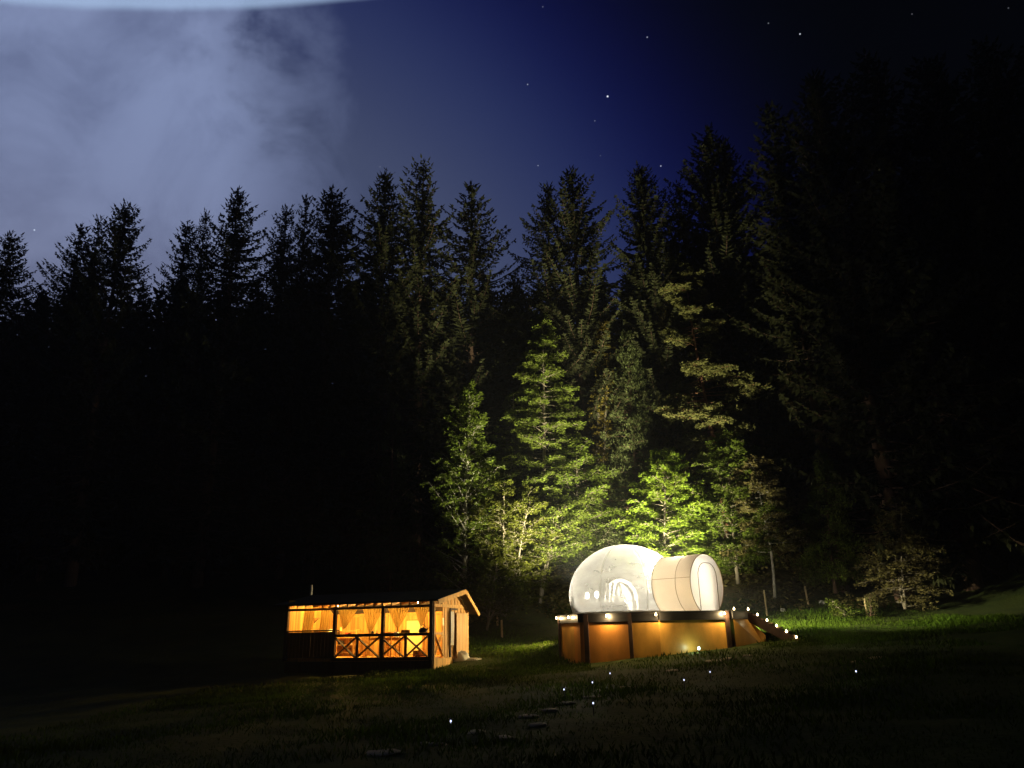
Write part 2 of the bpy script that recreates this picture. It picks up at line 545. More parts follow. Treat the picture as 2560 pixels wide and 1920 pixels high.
# ------------------------------------------------------------------ terrain
HUT_R = at(1081, 1643, 29.5)             # right front corner of the hut at floor level
DECK_C = at(1609, 1540, 31.3)            # middle of the round deck
Z_DECK = at(1610, 1531, 28.2).z
ctrl = [(0, 0, 0), (-8, 0, -.2), (8, 0, .25), (0, 9, -.15), (-10, 10, -.45), (10, 10, .35), (0, 18, -.10), (-14, 20, -.5), (14, 18, .75),
        at(1081, 1673, 29.3), at(720, 1690, 31.2), at(1405, 1672, 29.5), at(1640, 1640, 27.2), at(1830, 1627, 28.0),
        at(2020, 1603, 28), at(2290, 1597, 28), at(2010, 1572, 32), at(2250, 1568, 32), at(2000, 1538, 38), at(2230, 1540, 38),
        at(1160, 1655, 32.0), at(1270, 1630, 32.5), at(1390, 1608, 33.5), at(1240, 1590, 37), at(1380, 1565, 37.5),
        at(1600, 1530, 39), at(1850, 1528, 39), at(1600, 1400, 44), at(1890, 1395, 44), at(1390, 1415, 44.5), at(1240, 1480, 44),
        at(1000, 1520, 44), at(2050, 1440, 45), at(2250, 1470, 45),
        (-24, 30, -.9), (-24, 45, 3.0), (-45, 30, 0), (-45, 45, 4), (26, 30, 3.0), (42, 30, 7), (32, 45, 7.5), (50, 48, 11),
        (-50, 80, 17), (-15, 80, 17), (15, 80, 18), (50, 80, 20), (-30, 60, 9), (0, 60, 9.5), (30, 60, 12), (0, 110, 33), (-70, 110, 33), (70, 110, 34),
        (-30, -20, -1), (30, -20, 1), (0, -40, -1), (-70, 0, -1), (70, 0, 9), (0, 160, 56), (-150, 160, 52), (150, 160, 58),
        (-150, 0, 0), (150, 0, 16), (-150, -150, -4), (150, -150, 4), (0, -150, -3)]
CP = np.array([tuple(c) for c in ctrl], dtype=float)


def tps_fit(P):
    n = len(P); xy = P[:, :2]
    d = np.linalg.norm(xy[:, None] - xy[None], axis=2)
    K = np.where(d > 0, d, 0.0)                       # linear kernel: stays calm between points
    A = np.zeros((n + 3, n + 3)); A[:n, :n] = K - np.eye(n) * 0.4
    A[:n, n] = 1; A[:n, n + 1:] = xy; A[n, :n] = 1; A[n + 1:, :n] = xy.T
    return np.linalg.solve(A, np.concatenate([P[:, 2], [0, 0, 0]]))


TW = tps_fit(CP)


def terrain(x, y):
    x = np.asarray(x, dtype=float); y = np.asarray(y, dtype=float)
    z = np.zeros(np.broadcast(x, y).shape) + TW[-3] + TW[-2] * x + TW[-1] * y
    for i, (a, b, _) in enumerate(CP):
        z = z + TW[i] * np.sqrt((x - a) ** 2 + (y - b) ** 2 + 0.25)
    # small swells
    z = z + 0.05 * np.sin(x * 0.9 + 1.3 * np.sin(y * 0.5)) * np.cos(y * 0.7 + 0.6 * np.sin(x * 0.4)) + 0.02 * np.sin(x * 2.3 + y * 1.1) * np.sin(y * 2.9 - x)
    far = np.clip((y - 41) / 5, 0, 1)
    z = z + far * 0.10 * np.sin(x * 1.7 + 2 * np.sin(y * .8)) * np.sin(y * 1.3 + x * 0.6)
    return z


def tz(x, y): return float(terrain(x, y))


def build_ground():
    def axis(lo, f0, f1, hi, fine, coarse):
        a = []; v = f0; st = fine
        while v > lo:
            st = min(st * 1.25, coarse); v -= st; a.append(v)
        a = a[::-1] + list(np.arange(f0, f1, fine)); v = f1; st = fine
        a.append(v)
        while v < hi:
            st = min(st * 1.25, coarse); v += st; a.append(v)
        return np.array(a)
    xs = axis(-420, -18, 24, 420, 0.28, 25); ys = axis(-300, 5, 47, 520, 0.28, 25)
    X, Y = np.meshgrid(xs, ys)
    Z = terrain(X, Y)
    R = np.clip((np.hypot(X, Y) - 180) / 120, 0, 1)
    Z = Z * (1 - R) + 60 * R * (Y > 0) + 0 * R
    nx, ny = len(xs), len(ys)
    V = np.stack([X, Y, Z], -1).reshape(-1, 3)
    i = np.arange(nx - 1)[None, :] + nx * np.arange(ny - 1)[:, None]
    Q = np.stack([i, i + 1, i + 1 + nx, i + nx], -1).reshape(-1, 4)
    o = link('ground', np_mesh('ground', V, Q, MATS['ground'], True))
    tag(o, 'grassy slope rising to an earth bank and a wooded hillside', kind='structure')


build_ground()

# ------------------------------------------------------------------ trees
def leaf_quads(P, D, Nn, length, width, rng):
    """diamond leaves: at P, along D, facing Nn"""
    D = D / (np.linalg.norm(D, axis=1, keepdims=True) + 1e-9)
    S = np.cross(D, Nn); S /= (np.linalg.norm(S, axis=1, keepdims=True) + 1e-9)
    l = length[:, None]; w = width[:, None] * 0.5
    up = np.cross(S, D)
    a = P; b = P + D * l * 0.45 + S * w; c = P + D * l - up * l * 0.08; d = P + D * l * 0.45 - S * w
    V = np.stack([a, b, c, d], 1).reshape(-1, 3)
    Q = np.arange(len(P) * 4).reshape(-1, 4)
    return V, Q


def spruce_geo(seed, H=28.0, R=4.0, low=0.06, pw=.86, fat=2.0, gaps=0.12, density=1.0, droop=0.35, lean_noise=0.25):
    rng = np.random.default_rng(seed)
    tr = MB()
    wob = rng.uniform(-.25, .25, 2)
    tp = lambda z: np.array([wob[0] * math.sin(z / H * 3), wob[1] * math.sin(z / H * 4), z])
    zs = np.linspace(-0.6, H, 14)
    tr.tube([tp(z) for z in zs], [max(0.02, 0.36 * (1 - z / H) ** 0.9 + 0.015) for z in zs], 8)
    P = []; D = []; NN = []; Ln = []; Wd = []
    z = H * low
    lopside = rng.uniform(0, 2 * math.pi)
    while z < H * 0.985:
        t = z / H
        Rz = R * min(1.0, fat * (1 - t) ** pw + 0.03) * (0.55 + 0.45 * min(1, (t - low) / 0.15 + .3))
        nb = int(rng.integers(5, 8))
        a0 = rng.uniform(0, 6.28)
        for k in range(nb):
            if rng.random() < gaps: continue
            az = a0 + k * 6.283 / nb + rng.normal(0, .25)
            Lb = Rz * rng.uniform(0.62, 1.12) * (1 + 0.15 * math.cos(az - lopside))
            if rng.random() < 0.06: Lb *= 1.3
            if Lb < 0.25: Lb = 0.25
            h = np.array([math.cos(az), math.sin(az), 0])
            side = np.array([-h[1], h[0], 0])
            dr = (droop * (1 - t) + 0.05) * rng.uniform(.6, 1.3) - 0.25 * t
            up = rng.uniform(.25, .5)
            base = tp(z + rng.uniform(-.15, .15))
            f = lambda s: base + h * (Lb * s) + np.array([0, 0, Lb * (-dr * s * 1.5 + up * s ** 2.6)])
            if z < H * .9:
                pts = [f(s) for s in (0, .35, .7, 1)]
                tr.tube(pts, [0.05 * (1 - t) + .015, .03 * (1 - t) + .01, .015, .006], 3, False)
            step = 0.17 / density
            n = max(3, int(Lb / step))
            for j in range(n):
                s = (j + rng.uniform(.2, .8)) / n
                if s < 0.12 and t < .75: continue
                p = f(s); tang = f(min(1, s + .05)) - f(max(0, s - .05)); tang /= np.linalg.norm(tang)
                tl = (0.18 + 0.32 * Lb * (1 - s) ** .8 * .5) * rng.uniform(.6, 1.2)
                for sg in (-1, 1):
                    d = tang * 0.75 + side * sg * rng.uniform(.5, 1.0) + np.array([0, 0, rng.uniform(-.35, .05)])
                    P.append(p); D.append(d); NN.append((rng.normal(0, .25), rng.normal(0, .25), 1)); Ln.append(tl); Wd.append(rng.uniform(.13, .22))
                # hanging twiglets below the branch
                d = np.array([rng.normal(0, .25), rng.normal(0, .25), -1]) + tang * .4
                P.append(p + side * rng.normal(0, .08)); D.append(d); NN.append((h[0] + rng.normal(0, .8), h[1] + rng.normal(0, .8), 0.1)); Ln.append(rng.uniform(.2, .48) * (0.6 + .6 * (1 - t))); Wd.append(rng.uniform(.12, .20))
            # brush at the tip
            P.append(f(.93)); D.append(f(1.0) - f(.9)); NN.append((0.2, 0.1, 1)); Ln.append(.4); Wd.append(.14)
        z += rng.uniform(.30, .52) * (0.75 + .5 * (1 - t))
    # leader
    for k in range(14):
        zz = H * (1 - rng.uniform(0, .04))
        P.append(tp(zz)); D.append((rng.normal(0, .6), rng.normal(0, .6), 1)); NN.append((rng.normal(), rng.normal(), .2)); Ln.append(rng.uniform(.25, .5)); Wd.append(.10)
    V, Q = leaf_quads(np.array(P), np.array(D, dtype=float), np.array(NN, dtype=float), np.array(Ln), np.array(Wd), rng)
    return tr, V, Q


def place_tree(name, label, geo_key, base, sx, sz, rz, group=None, cat='tree'):
    root = thing(name, label, cat, base, rz, group)
    tm, cm = TREE_MESH[geo_key]
    link('trunk', tm, root, scale=(sx, sx, sz)); link('crown', cm, root, scale=(sx, sx, sz))
    return root


TREE_MESH = {}


def register(key, tr, V, Q, bark, leaf):
    TREE_MESH[key] = (tr.mesh(key + '_trunk', MATS[bark], True), np_mesh(key + '_crown', V, Q, MATS[leaf]))


SPR = {}
for key, args in {'spruce_a': dict(seed=11, R=4.3, gaps=.10, droop=.30, pw=.95, fat=2.3), 'spruce_b': dict(seed=23, R=4.1, gaps=.16, droop=.45, pw=.78, fat=1.7),
                  'spruce_c': dict(seed=37, R=4.8, gaps=.26, droop=.22, density=.85, pw=1.02, fat=2.5), 'spruce_d': dict(seed=41, R=3.9, gaps=.06, droop=.4, density=1.15, pw=.72, fat=1.75),
                  'spruce_e': dict(seed=59, R=4.4, gaps=.22, droop=.6, density=.95, pw=.9, fat=2.0)}.items():
    tr, V, Q = spruce_geo(**args)
    SPR[key] = (V, Q)
    register(key, tr, V, Q, 'bark_spruce', 'leaf_spruce')

spruces = [  # tip in the photograph, distance, kind, width factor, turn, label
    (30, 582, 50, 'spruce_d', 1.0, .3, 'lowest dark spruce, cut off by the left edge of the photo'),
    (205, 560, 54, 'spruce_c', 1.05, 1.2, 'ragged dark spruce with gaps, second tip from the left edge'),
    (252, 540, 51, 'spruce_b', .80, 2.2, 'slim dark spruce leaning against a taller pointed one, third tip from left'),
    (323, 510, 50, 'spruce_d', 1.0, 3.9, 'pointed dense spruce, fourth tip from the left edge'),
    (470, 552, 54, 'spruce_e', 1.0, .4, 'broad ragged spruce with open gaps, fifth tip from the left'),
    (517, 530, 51, 'spruce_c', .75, 5.2, 'short blunt topped spruce between two taller spruces on the left'),
    (596, 472, 50, 'spruce_a', 1.0, 2.7, 'tall pointed spruce under the pale cloud, left of the wispy cloud edge'),
    (720, 515, 54, 'spruce_b', .95, 4.4, 'open spruce shoulder just left of two close tips under the cloud edge'),
    (766, 486, 51, 'spruce_c', .75, 1.0, 'slim spruce tip beside the rounded dark spruce under the cloud edge'),
    (829, 472, 50, 'spruce_d', 1.1, .2, 'dark spruce with a rounded top right below the bright cloud wisp'),
    (966, 422, 48, 'spruce_a', 1.0, 5.0, 'first of three tall spruces standing together, left of the tallest'),
    (1060, 400, 48, 'spruce_b', 1.05, 3.1, 'tallest spruce at the centre, its right branches standing out against sky'),
    (1176, 455, 48, 'spruce_c', 1.1, .9, 'see-through spruce with upturned branches, right of the tallest centre spruce'),
    (1366, 455, 47, 'spruce_e', .95, 2.4, 'smaller of the twin spruces right of the gap in the tree line'),
    (1427, 422, 47, 'spruce_a', 1.05, 1.7, 'larger of the twin spruces right of the gap in the tree line'),
    (1598, 421, 46, 'spruce_d', 1.05, 4.8, 'single pointed spruce against deep blue sky, above the pine'),
    (1697, 455, 49, 'spruce_b', .9, 3.3, 'low spruce tip tucked against the high dark mass on the right'),
    (1770, 322, 45, 'spruce_d', 1.0, 2.0, 'high pointed spruce at the left end of the black mass of trees'),
    (1808, 352, 47, 'spruce_a', .95, .7, 'spruce shoulder just right of the high pointed spruce'),
    (1922, 262, 42, 'spruce_b', 1.05, 5.6, 'tall black spruce below the dark sky, second step of the right mass'),
    (2035, 185, 40, 'spruce_a', 1.1, 1.5, 'very tall black spruce, third step of the right mass'),
    (2165, 130, 40, 'spruce_e', 1.1, 2.9, 'highest black spruce reaching near the top of the photo'),
    (2310, 150, 40, 'spruce_d', 1.2, .5, 'black spruce right of the highest one, lost in darkness'),
    (2460, 110, 41, 'spruce_c', 1.2, 4.0, 'black spruce nearest the right edge of the photo'),
]
for px, py, Y, key, wf, rz, lab in spruces:
    tip = at(px, py, Y)
    zb = tz(tip.x, tip.y) - 0.2
    h = tip.z - zb
    s = h / 28.0
    place_tree('spruce_tree', lab, key, (tip.x, tip.y, zb), s * wf, s, rz, 'spruces along the edge of the wood')


def far_wood():
    rng = np.random.default_rng(5)
    Vs = []; Qs = []; off = 0
    keys = list(SPR)
    spots = []
    for Y in (57, 64, 72, 82, 94):
        half = Y * 0.80 + 4
        x = -half + rng.uniform(0, 3)
        while x < half:
            spots.append((x + rng.normal(0, .5), Y + rng.normal(0, 1.5))); x += 3.4 + rng.uniform(0, 1.8)
    for x, y in spots:
        V, Q = SPR[keys[rng.integers(len(keys))]]
        sel = rng.random(len(Q)) < 0.20
        q = Q[sel]
        v = V.reshape(-1, 4, 3)[sel].reshape(-1, 3).copy()
        c = v.reshape(-1, 4, 3).mean(1, keepdims=True)
        v = (c + (v.reshape(-1, 4, 3) - c) * np.array([2.6, 2.6, 2.1])).reshape(-1, 3)
        zb = tz(x, y)
        # keep the wood's top below the tree line of the front row
        ztop = 1.65 + y * math.tan(math.radians(18 + math.degrees(math.atan((960 - 690 + 0.10 * x) / 1900)))) + rng.uniform(-2.6, .6)
        ztop += 0.25 * max(0, x - 8)
        h = min(30, max(9, ztop - zb)); s = h / 28
        a = rng.uniform(0, 6.28); ca, sa = math.cos(a), math.sin(a)
        X = (v[:, 0] * ca - v[:, 1] * sa) * s + x; Yy = (v[:, 0] * sa + v[:, 1] * ca) * s + y
        Vs.append(np.stack([X, Yy, v[:, 2] * s + zb], 1)); Qs.append(np.arange(len(q) * 4).reshape(-1, 4) + off); off += len(v)
    o = link('forest', np_mesh('forest', np.concatenate(Vs), np.concatenate(Qs), MATS['leaf_spruce']))
    tag(o, 'black mass of spruce wood covering the hillside behind', 'forest', kind='stuff')


far_wood()


def leafy_geo(seed, H, profile, nlimb, low=.15, tilt=.35, leaf=.17, per=26, layered=.8, trunk_r=.13, sub=7, levels=None,
              stems=1, spread=.0, arch=.0, wob=.25, needle=False, clump=1.0):
    """broadleaf or open conifer: stems, limbs and flat sprays of leaves"""
    rng = np.random.default_rng(seed)
    stem_list = []; tr = MB(); P = []; D = []; NN = []
    for st in range(stems):
        ph = rng.uniform(0, 6.28); lx = math.cos(6.283 * st / max(1, stems) + ph) * spread; ly = math.sin(6.283 * st / max(1, stems) + ph) * spread
        hs = H * (1.0 if st == 0 else rng.uniform(.65, .95))
        wp = rng.uniform(-wob, wob, 4)
        f = lambda t: np.array([lx * t ** 1.2 + wp[0] * math.sin(t * 5), ly * t ** 1.2 + wp[1] * math.sin(t * 4 + 1) - wp[1] * .84, t * hs])
        ts = np.linspace(-.03, 1, 12)
        sm = MB(); sm.tube([f(t) for t in ts], [trunk_r * (1 - .93 * max(0, t)) ** 1.0 + .008 for t in ts], 7); stem_list.append(sm)
        nl = int(nlimb / (1 if st == 0 else 1.4))
        for i in range(nl):
            if levels:
                t = levels[i % len(levels)] + rng.normal(0, .012)
            else:
                t = low + (1 - low) * ((i + rng.random()) / nl) ** .95
            t = min(.985, max(.03, t))
            az = i * 2.39996 + rng.normal(0, .4)
            L = profile(t, az) * rng.uniform(.7, 1.12)
            if L < .15: L = .15
            h = np.array([math.cos(az), math.sin(az), 0]); sd = np.array([-h[1], h[0], 0])
            b = f(t); tl = tilt * rng.uniform(.5, 1.4) + .5 * max(0, t - .7)
            g = lambda s: b + h * (L * s) + np.array([0, 0, L * (tl * s - arch * s * s)]) + sd * (L * .10 * math.sin(3 * s + i))
            tr.tube([g(s) for s in (0, .3, .65, 1)], [trunk_r * .34 * (1 - t) + .014, trunk_r * .22 * (1 - t) + .010, .008, .004], 4, False)
            for j in range(sub):
                s0 = .22 + .78 * (j + rng.random()) / sub
                sg = 1 if j % 2 else -1
                bl = (L * .42 * (1.15 - s0 * .75) + .12) * rng.uniform(.6, 1.2)
                d0 = h * rng.uniform(.55, .9) + sd * sg * rng.uniform(.5, 1.0) + np.array([0, 0, rng.normal(.05, .12)])
                d0 /= np.linalg.norm(d0); b0 = g(s0)
                if bl > .35:
                    tr.tube([b0, b0 + d0 * bl * .55, b0 + d0 * bl], [.010, .006, .003], 3, False)
                n = max(4, int(per * 1.35 * (bl / .8) * clump))
                u = rng.random(n) ** .75
                w = rng.normal(0, 1, n) * bl * .20 * (1.1 - u)
                sdir = np.cross(d0, (0, 0, 1.0)); sdir /= np.linalg.norm(sdir) + 1e-9
                pz = rng.normal(0, .035 if not needle else .09, n) * (1 + bl)
                pts = b0[None] + d0[None] * (u * bl)[:, None] + sdir[None] * w[:, None]
                pts[:, 2] += pz - .22 * bl * u * u
                dd = d0[None] * rng.uniform(.4, 1.0, n)[:, None] + sdir[None] * np.sign(w)[:, None] * rng.uniform(.3, 1.0, n)[:, None]
                if needle: dd = dd * .6 + np.array([0, 0, .7])
                dd = dd + rng.normal(0, .25, (n, 3))
                nn = np.array([0, 0, 1.0]) * layered + rng.normal(0, 1, (n, 3)) * (1 - layered * .72)
                P.append(pts); D.append(dd); NN.append(nn)
    P = np.concatenate(P); D = np.concatenate(D); NN = np.concatenate(NN); n = len(P)
    ln = leaf * .86 * rng.uniform(.5, 1.35, n); wd = ln * (rng.uniform(.40, .68, n) if not needle else rng.uniform(.26, .40, n))
    V, Q = leaf_quads(P, D, NN, ln, wd, rng)
    return stem_list, tr, V, Q


def cone(R, p=.8, belly=.25):
    return lambda t, az: R * ((1 - t) ** p) * min(1, .35 + t / belly)


def egg(R, mid=.45):
    return lambda t, az: R * max(.12, math.sin(math.pi * min(1, max(0.02, (t ** .8) * .86 + .1))))


def leafy_tree(name, label, px_base, Y, tip, geo, bark, leaf, rz=0, group=None, cat='tree', sxy=1.0, shift=0):
    """stands on the terrain at distance Y under photograph column px_base; tip gives its height"""
    t = at(px_base, tip, Y)
    zb = tz(t.x, t.y) - .1
    H = t.z - zb
    stems, tr, V, Q = geo(H)
    root = thing(name, label, cat, (t.x, t.y, zb), rz, group)
    for sm in stems: sm.build('trunk', MATS[bark], root, True)
    tag(tr.build('branches', MATS[bark], root, True), kind='stuff')
    link('crown', np_mesh('crown', V, Q, MATS[leaf]), root)
    return root


UG = 'lit trees at the foot of the wood behind the bubble tent'
leafy_tree('birch_tree', 'slender pale stemmed green tree right behind the hut gable', 1165, 38.5, 965,
           lambda H: leafy_geo(101, H, lambda t, az: 2.5 * min(1, .25 + t * 2.2) * (1 - t) ** .62, 95, .10, .95, .135, 52, .45, .12, 7), 'bark_birch', 'leaf_birch', 0.4, UG)
leafy_tree('hornbeam_tree', 'tall layered yellow green tree left of the bubble, highest of the lit broadleaf trees', 1345, 42.5, 785,
           lambda H: leafy_geo(102, H, cone(3.5, .60, .3), 105, .20, .12, .15, 56, .85, .16, 9, arch=.10), 'bark_grey', 'leaf_larch', 1.0, UG)
leafy_tree('hazel_shrub', 'many stemmed yellow green hazel between birch and tall layered tree', 1250, 38.8, 1135,
           lambda H: leafy_geo(103, H, egg(2.0), 40, .10, .45, .135, 46, .65, .06, 7, stems=6, spread=1.9), 'bark_grey', 'leaf_hazel', .3, UG, 'shrub')
leafy_tree('hazel_shrub', 'dimmer low hazel with bare stems just left of the bubble tent', 1340, 40.2, 1225,
           lambda H: leafy_geo(104, H, egg(1.9), 36, .42, .35, .135, 42, .7, .05, 7, stems=4, spread=1.5), 'bark_grey', 'leaf_larch', 1.3, UG, 'shrub')
leafy_tree('hornbeam_tree', 'small green layered tree behind the left shoulder of the bubble', 1445, 42.5, 1110,
           lambda H: leafy_geo(105, H, egg(2.7), 66, .14, .25, .145, 48, .8, .09, 8), 'bark_grey', 'leaf_birch', 2.2, UG)
leafy_tree('hornbeam_tree', 'dim olive tree filling the space between birch and tall layered tree', 1280, 44.5, 985,
           lambda H: leafy_geo(125, H, cone(3.0, .6, .3), 80, .08, .2, .16, 42, .75, .12, 8, arch=.1), 'bark_grey', 'leaf_larch', 4.2, UG)
leafy_tree('ivy_clad_tree', 'ivy covered forked stem standing right of the tall layered tree', 1466, 44.0, 790,
           lambda H: leafy_geo(106, H, lambda t, az: .45 + .2 * math.sin(t * 23), 130, .12, -.35, .16, 34, .2, .20, 4, stems=2, spread=1.1, wob=.15),
           'bark_grey', 'leaf_ivy', .5, UG)
leafy_tree('young_spruce', 'grey green young spruce standing above the bubble between lit trees', 1565, 43.5, 830,
           lambda H: leafy_geo(107, H, cone(2.9, .7, .3), 150, .06, .10, .17, 34, .45, .15, 8, arch=.18, needle=True), 'bark_spruce', 'leaf_young_spruce', .2, UG)
leafy_tree('scots_pine', 'tall pine with bare reddish trunk and layered plates of needles', 1740, 41.6, 650,
           lambda H: leafy_geo(108, H, lambda t, az: (3.3 if t < .68 else 2.2) * (1.10 - .35 * t) * (.7 + .3 * math.sin(az * 2 + t * 30)), 110, .3, .04, .17, 60, .72, .17, 9,
                               levels=[.36, .40, .43, .46, .485, .53, .56, .60, .625, .72, .76, .79, .82, .85, .89, .93, .97], arch=.10, wob=.5), 'bark_pine', 'leaf_pine', .9, UG)
leafy_tree('beech_tree', 'brightest yellow green beech directly above the bubble and tunnel', 1645, 40.2, 1128,
           lambda H: leafy_geo(109, H, egg(2.9), 84, .12, .28, .15, 64, .82, .09, 9, arch=.05), 'bark_grey', 'leaf_beech', 1.9, UG)
leafy_tree('beech_tree', 'deeper green beech right of the brightest one', 1805, 40.6, 1085,
           lambda H: leafy_geo(110, H, egg(2.8), 84, .14, .3, .15, 56, .8, .10, 9, arch=.05), 'bark_grey', 'leaf_birch', .7, UG)
leafy_tree('hornbeam_tree', 'thin pale trunked tree with flat brownish green layers right of the tunnel', 1893, 39.2, 1150,
           lambda H: leafy_geo(111, H, lambda t, az: 2.4 * (1.1 - .75 * t), 60, .36, .06, .155, 56, .85, .08, 8, wob=.2), 'bark_birch', 'leaf_brown', 2.9, UG)
leafy_tree('young_larch', 'feathery young larch with drooping sprays at the right end of the light', 2040, 40.0, 1140,
           lambda H: leafy_geo(112, H, cone(2.2, .7, .3), 100, .14, .35, .16, 46, .5, .10, 8, arch=.35, needle=True), 'bark_spruce', 'leaf_larch', 1.1, UG)
leafy_tree('thorn_shrub', 'dim brown leaved shrub at the dark right end of the lawn', 2215, 37.5, 1240,
           lambda H: leafy_geo(113, H, egg(1.9), 50, .08, .2, .15, 26, .2, .06, 7, stems=3, spread=.8, arch=.3), 'bark_grey', 'leaf_brown', .1, UG, 'shrub')
leafy_tree('young_spruce', 'dim young spruce right of the pine, half lost in shadow', 1965, 43.0, 880,
           lambda H: leafy_geo(114, H, cone(2.8, .7, .3), 130, .08, -.05, .18, 30, .35, .16, 8, arch=.25, needle=True), 'bark_spruce', 'leaf_brown', 1.2, UG)
leafy_tree('young_spruce', 'slim dim spruce between the pine and the grey green young spruce', 1655, 45.5, 700,
           lambda H: leafy_geo(126, H, cone(2.6, .7, .3), 150, .10, .0, .19, 28, .4, .18, 7, arch=.3, needle=True), 'bark_spruce', 'leaf_brown', 3.2, UG)
leafy_tree('young_spruce', 'dim drooping spruce high behind the right beech', 1860, 45.0, 740,
           lambda H: leafy_geo(127, H, cone(2.6, .7, .3), 150, .10, .0, .19, 28, .4, .18, 7, arch=.4, needle=True), 'bark_spruce', 'leaf_brown', 5.0, UG)
leafy_tree('young_spruce', 'faint young spruce in the dark left of the birch', 985, 44.0, 1010,
           lambda H: leafy_geo(115, H, cone(2.2, .7, .3), 90, .10, .0, .2, 24, .4, .14, 7, arch=.2, needle=True), 'bark_spruce', 'leaf_young_spruce', .5, UG)
leafy_tree('hazel_shrub', 'low dark shrub on the bank behind the left side of the bubble', 1500, 43.0, 1290,
           lambda H: leafy_geo(116, H, egg(2.2), 44, .05, .3, .14, 40, .7, .05, 7, stems=3, spread=1.0), 'bark_grey', 'leaf_young_spruce', .4, UG, 'shrub')
leafy_tree('hazel_shrub', 'leafy green shrub on the bank right behind the tunnel', 1785, 42.2, 1300,
           lambda H: leafy_geo(117, H, egg(2.4), 50, .05, .25, .145, 44, .75, .05, 7, stems=3, spread=1.3), 'bark_grey', 'leaf_birch', 2.4, UG, 'shrub')
leafy_tree('hazel_shrub', 'low olive shrub with thin stems right beside the hut gable', 1215, 37.8, 1400,
           lambda H: leafy_geo(128, H, egg(1.4), 30, .25, .4, .13, 34, .6, .04, 6, stems=4, spread=.9), 'bark_grey', 'leaf_hazel', 1.4, UG, 'shrub')
leafy_tree('round_bush', 'small rounded bush on the far side of the right lawn', 2098, 36.8, 1500,
           lambda H: leafy_geo(118, H, lambda t, az: .62 * math.sqrt(max(.05, 1 - t)), 26, .05, .3, .12, 22, .2, .03, 5), 'bark_grey', 'leaf_larch', .4, None, 'bush')
leafy_tree('young_larch', 'tiny pointed sapling right of the round bush', 2166, 36.5, 1495,
           lambda H: leafy_geo(119, H, cone(.28, .8, .3), 24, .08, .5, .10, 14, .2, .02, 4, needle=True), 'bark_spruce', 'leaf_pine', .4, None, 'sapling')


def undergrowth():
    """ferns, brambles and fallen twigs on the bank"""
    rng = np.random.default_rng(77)
    n = 5200
    x = rng.uniform(-9, 17, n); y = rng.uniform(38.5, 49, n)
    keep = rng.random(n) < (0.5 + 0.5 * np.sin(x * 1.3 + np.sin(y)) * np.sin(y * .9 + 1))
    x, y = x[keep], y[keep]; z = terrain(x, y)
    P = []; D = []; NN = []
    for xx, yy, zz in zip(x, y, z):
        k = int(rng.integers(4, 10)); sz = rng.uniform(.2, .65)
        az = rng.uniform(0, 6.28, k)
        P.append(np.stack([xx + rng.normal(0, .18, k), yy + rng.normal(0, .18, k), zz + rng.uniform(0, sz, k)], 1))
        D.append(np.stack([np.cos(az), np.sin(az), rng.uniform(-.2, .7, k)], 1)); NN.append(rng.normal(0, .5, (k, 3)) + np.array([0, 0, .8]))
    P = np.concatenate(P); D = np.concatenate(D); NN = np.concatenate(NN)
    ln = rng.uniform(.12, .32, len(P))
    V, Q = leaf_quads(P, D, NN, ln, ln * rng.uniform(.3, .6, len(P)), rng)
    o = link('undergrowth', np_mesh('undergrowth', V, Q, MATS['leaf_brown']))
    tag(o, 'low brown and green undergrowth on the earth bank', 'undergrowth', kind='stuff')


undergrowth()


def grass():
    rng = np.random.default_rng(9)
    areas = [(-12, 14, 13, 27.5, 60000, .10), (-5.5, 2.5, 26, 38, 45000, .10), (8.6, 19, 27.2, 40, 52000, .10), (1.5, 10, 34, 40, 14000, .10), (-11, -3, 24, 29, 12000, .12), (-6, 8, 6, 13, 16000, .09)]
    P = []; Ln = []
    for x0, x1, y0, y1, n, h in areas:
        x = rng.uniform(x0, x1, n); y = rng.uniform(y0, y1, n)
        dens = .55 + .45 * np.sin(x * 1.1 + 2 * np.sin(y * .7)) * np.sin(y * 1.7 + x * .3)
        k = rng.random(n) < dens
        x, y = x[k], y[k]
        P.append(np.stack([x, y, terrain(x, y) - .01], 1)); Ln.append(h * rng.uniform(.5, 1.6, len(x)) * (1 + .5 * np.sin(x * .8) * np.cos(y * .6)))
    P = np.concatenate(P); Ln = np.concatenate(Ln); n = len(P)
    D = np.stack([rng.normal(0, .45, n), rng.normal(0, .45, n), np.ones(n)], 1)
    NN = np.stack([rng.normal(0, 1, n), rng.normal(0, 1, n), np.full(n, .1)], 1)
    V, Q = leaf_quads(P, D, NN, Ln, Ln * .22, rng)
    o = link('grass', np_mesh('grass', V, Q, MATS['grass_blade']))
    tag(o, 'short rough grass on the slope around hut and deck', 'grass', kind='stuff')


grass()

# ------------------------------------------------------------------ the wooden hut
HUT_DIR = Vector((0.946, -0.324, 0)).normalized()          # along the front, left to right
HUT_RZ = math.atan2(HUT_DIR.y, HUT_DIR.x)
HUT_LEN = 6.9
HUT_ORG = HUT_R - HUT_DIR * HUT_LEN                        # left front corner at floor level
HUT_M = Matrix.Translation(HUT_ORG) @ Matrix.Rotation(HUT_RZ, 4, 'Z')
HUT_I = HUT_M.inverted()


def on_hut(px, py, axis, val):
    """hut coordinates of the photograph point on the plane axis = val of the hut"""
    o = HUT_I @ EYE; d = HUT_I.to_3x3() @ ray(px, py)
    k = (val - o[axis]) / d[axis]
    return o + d * k


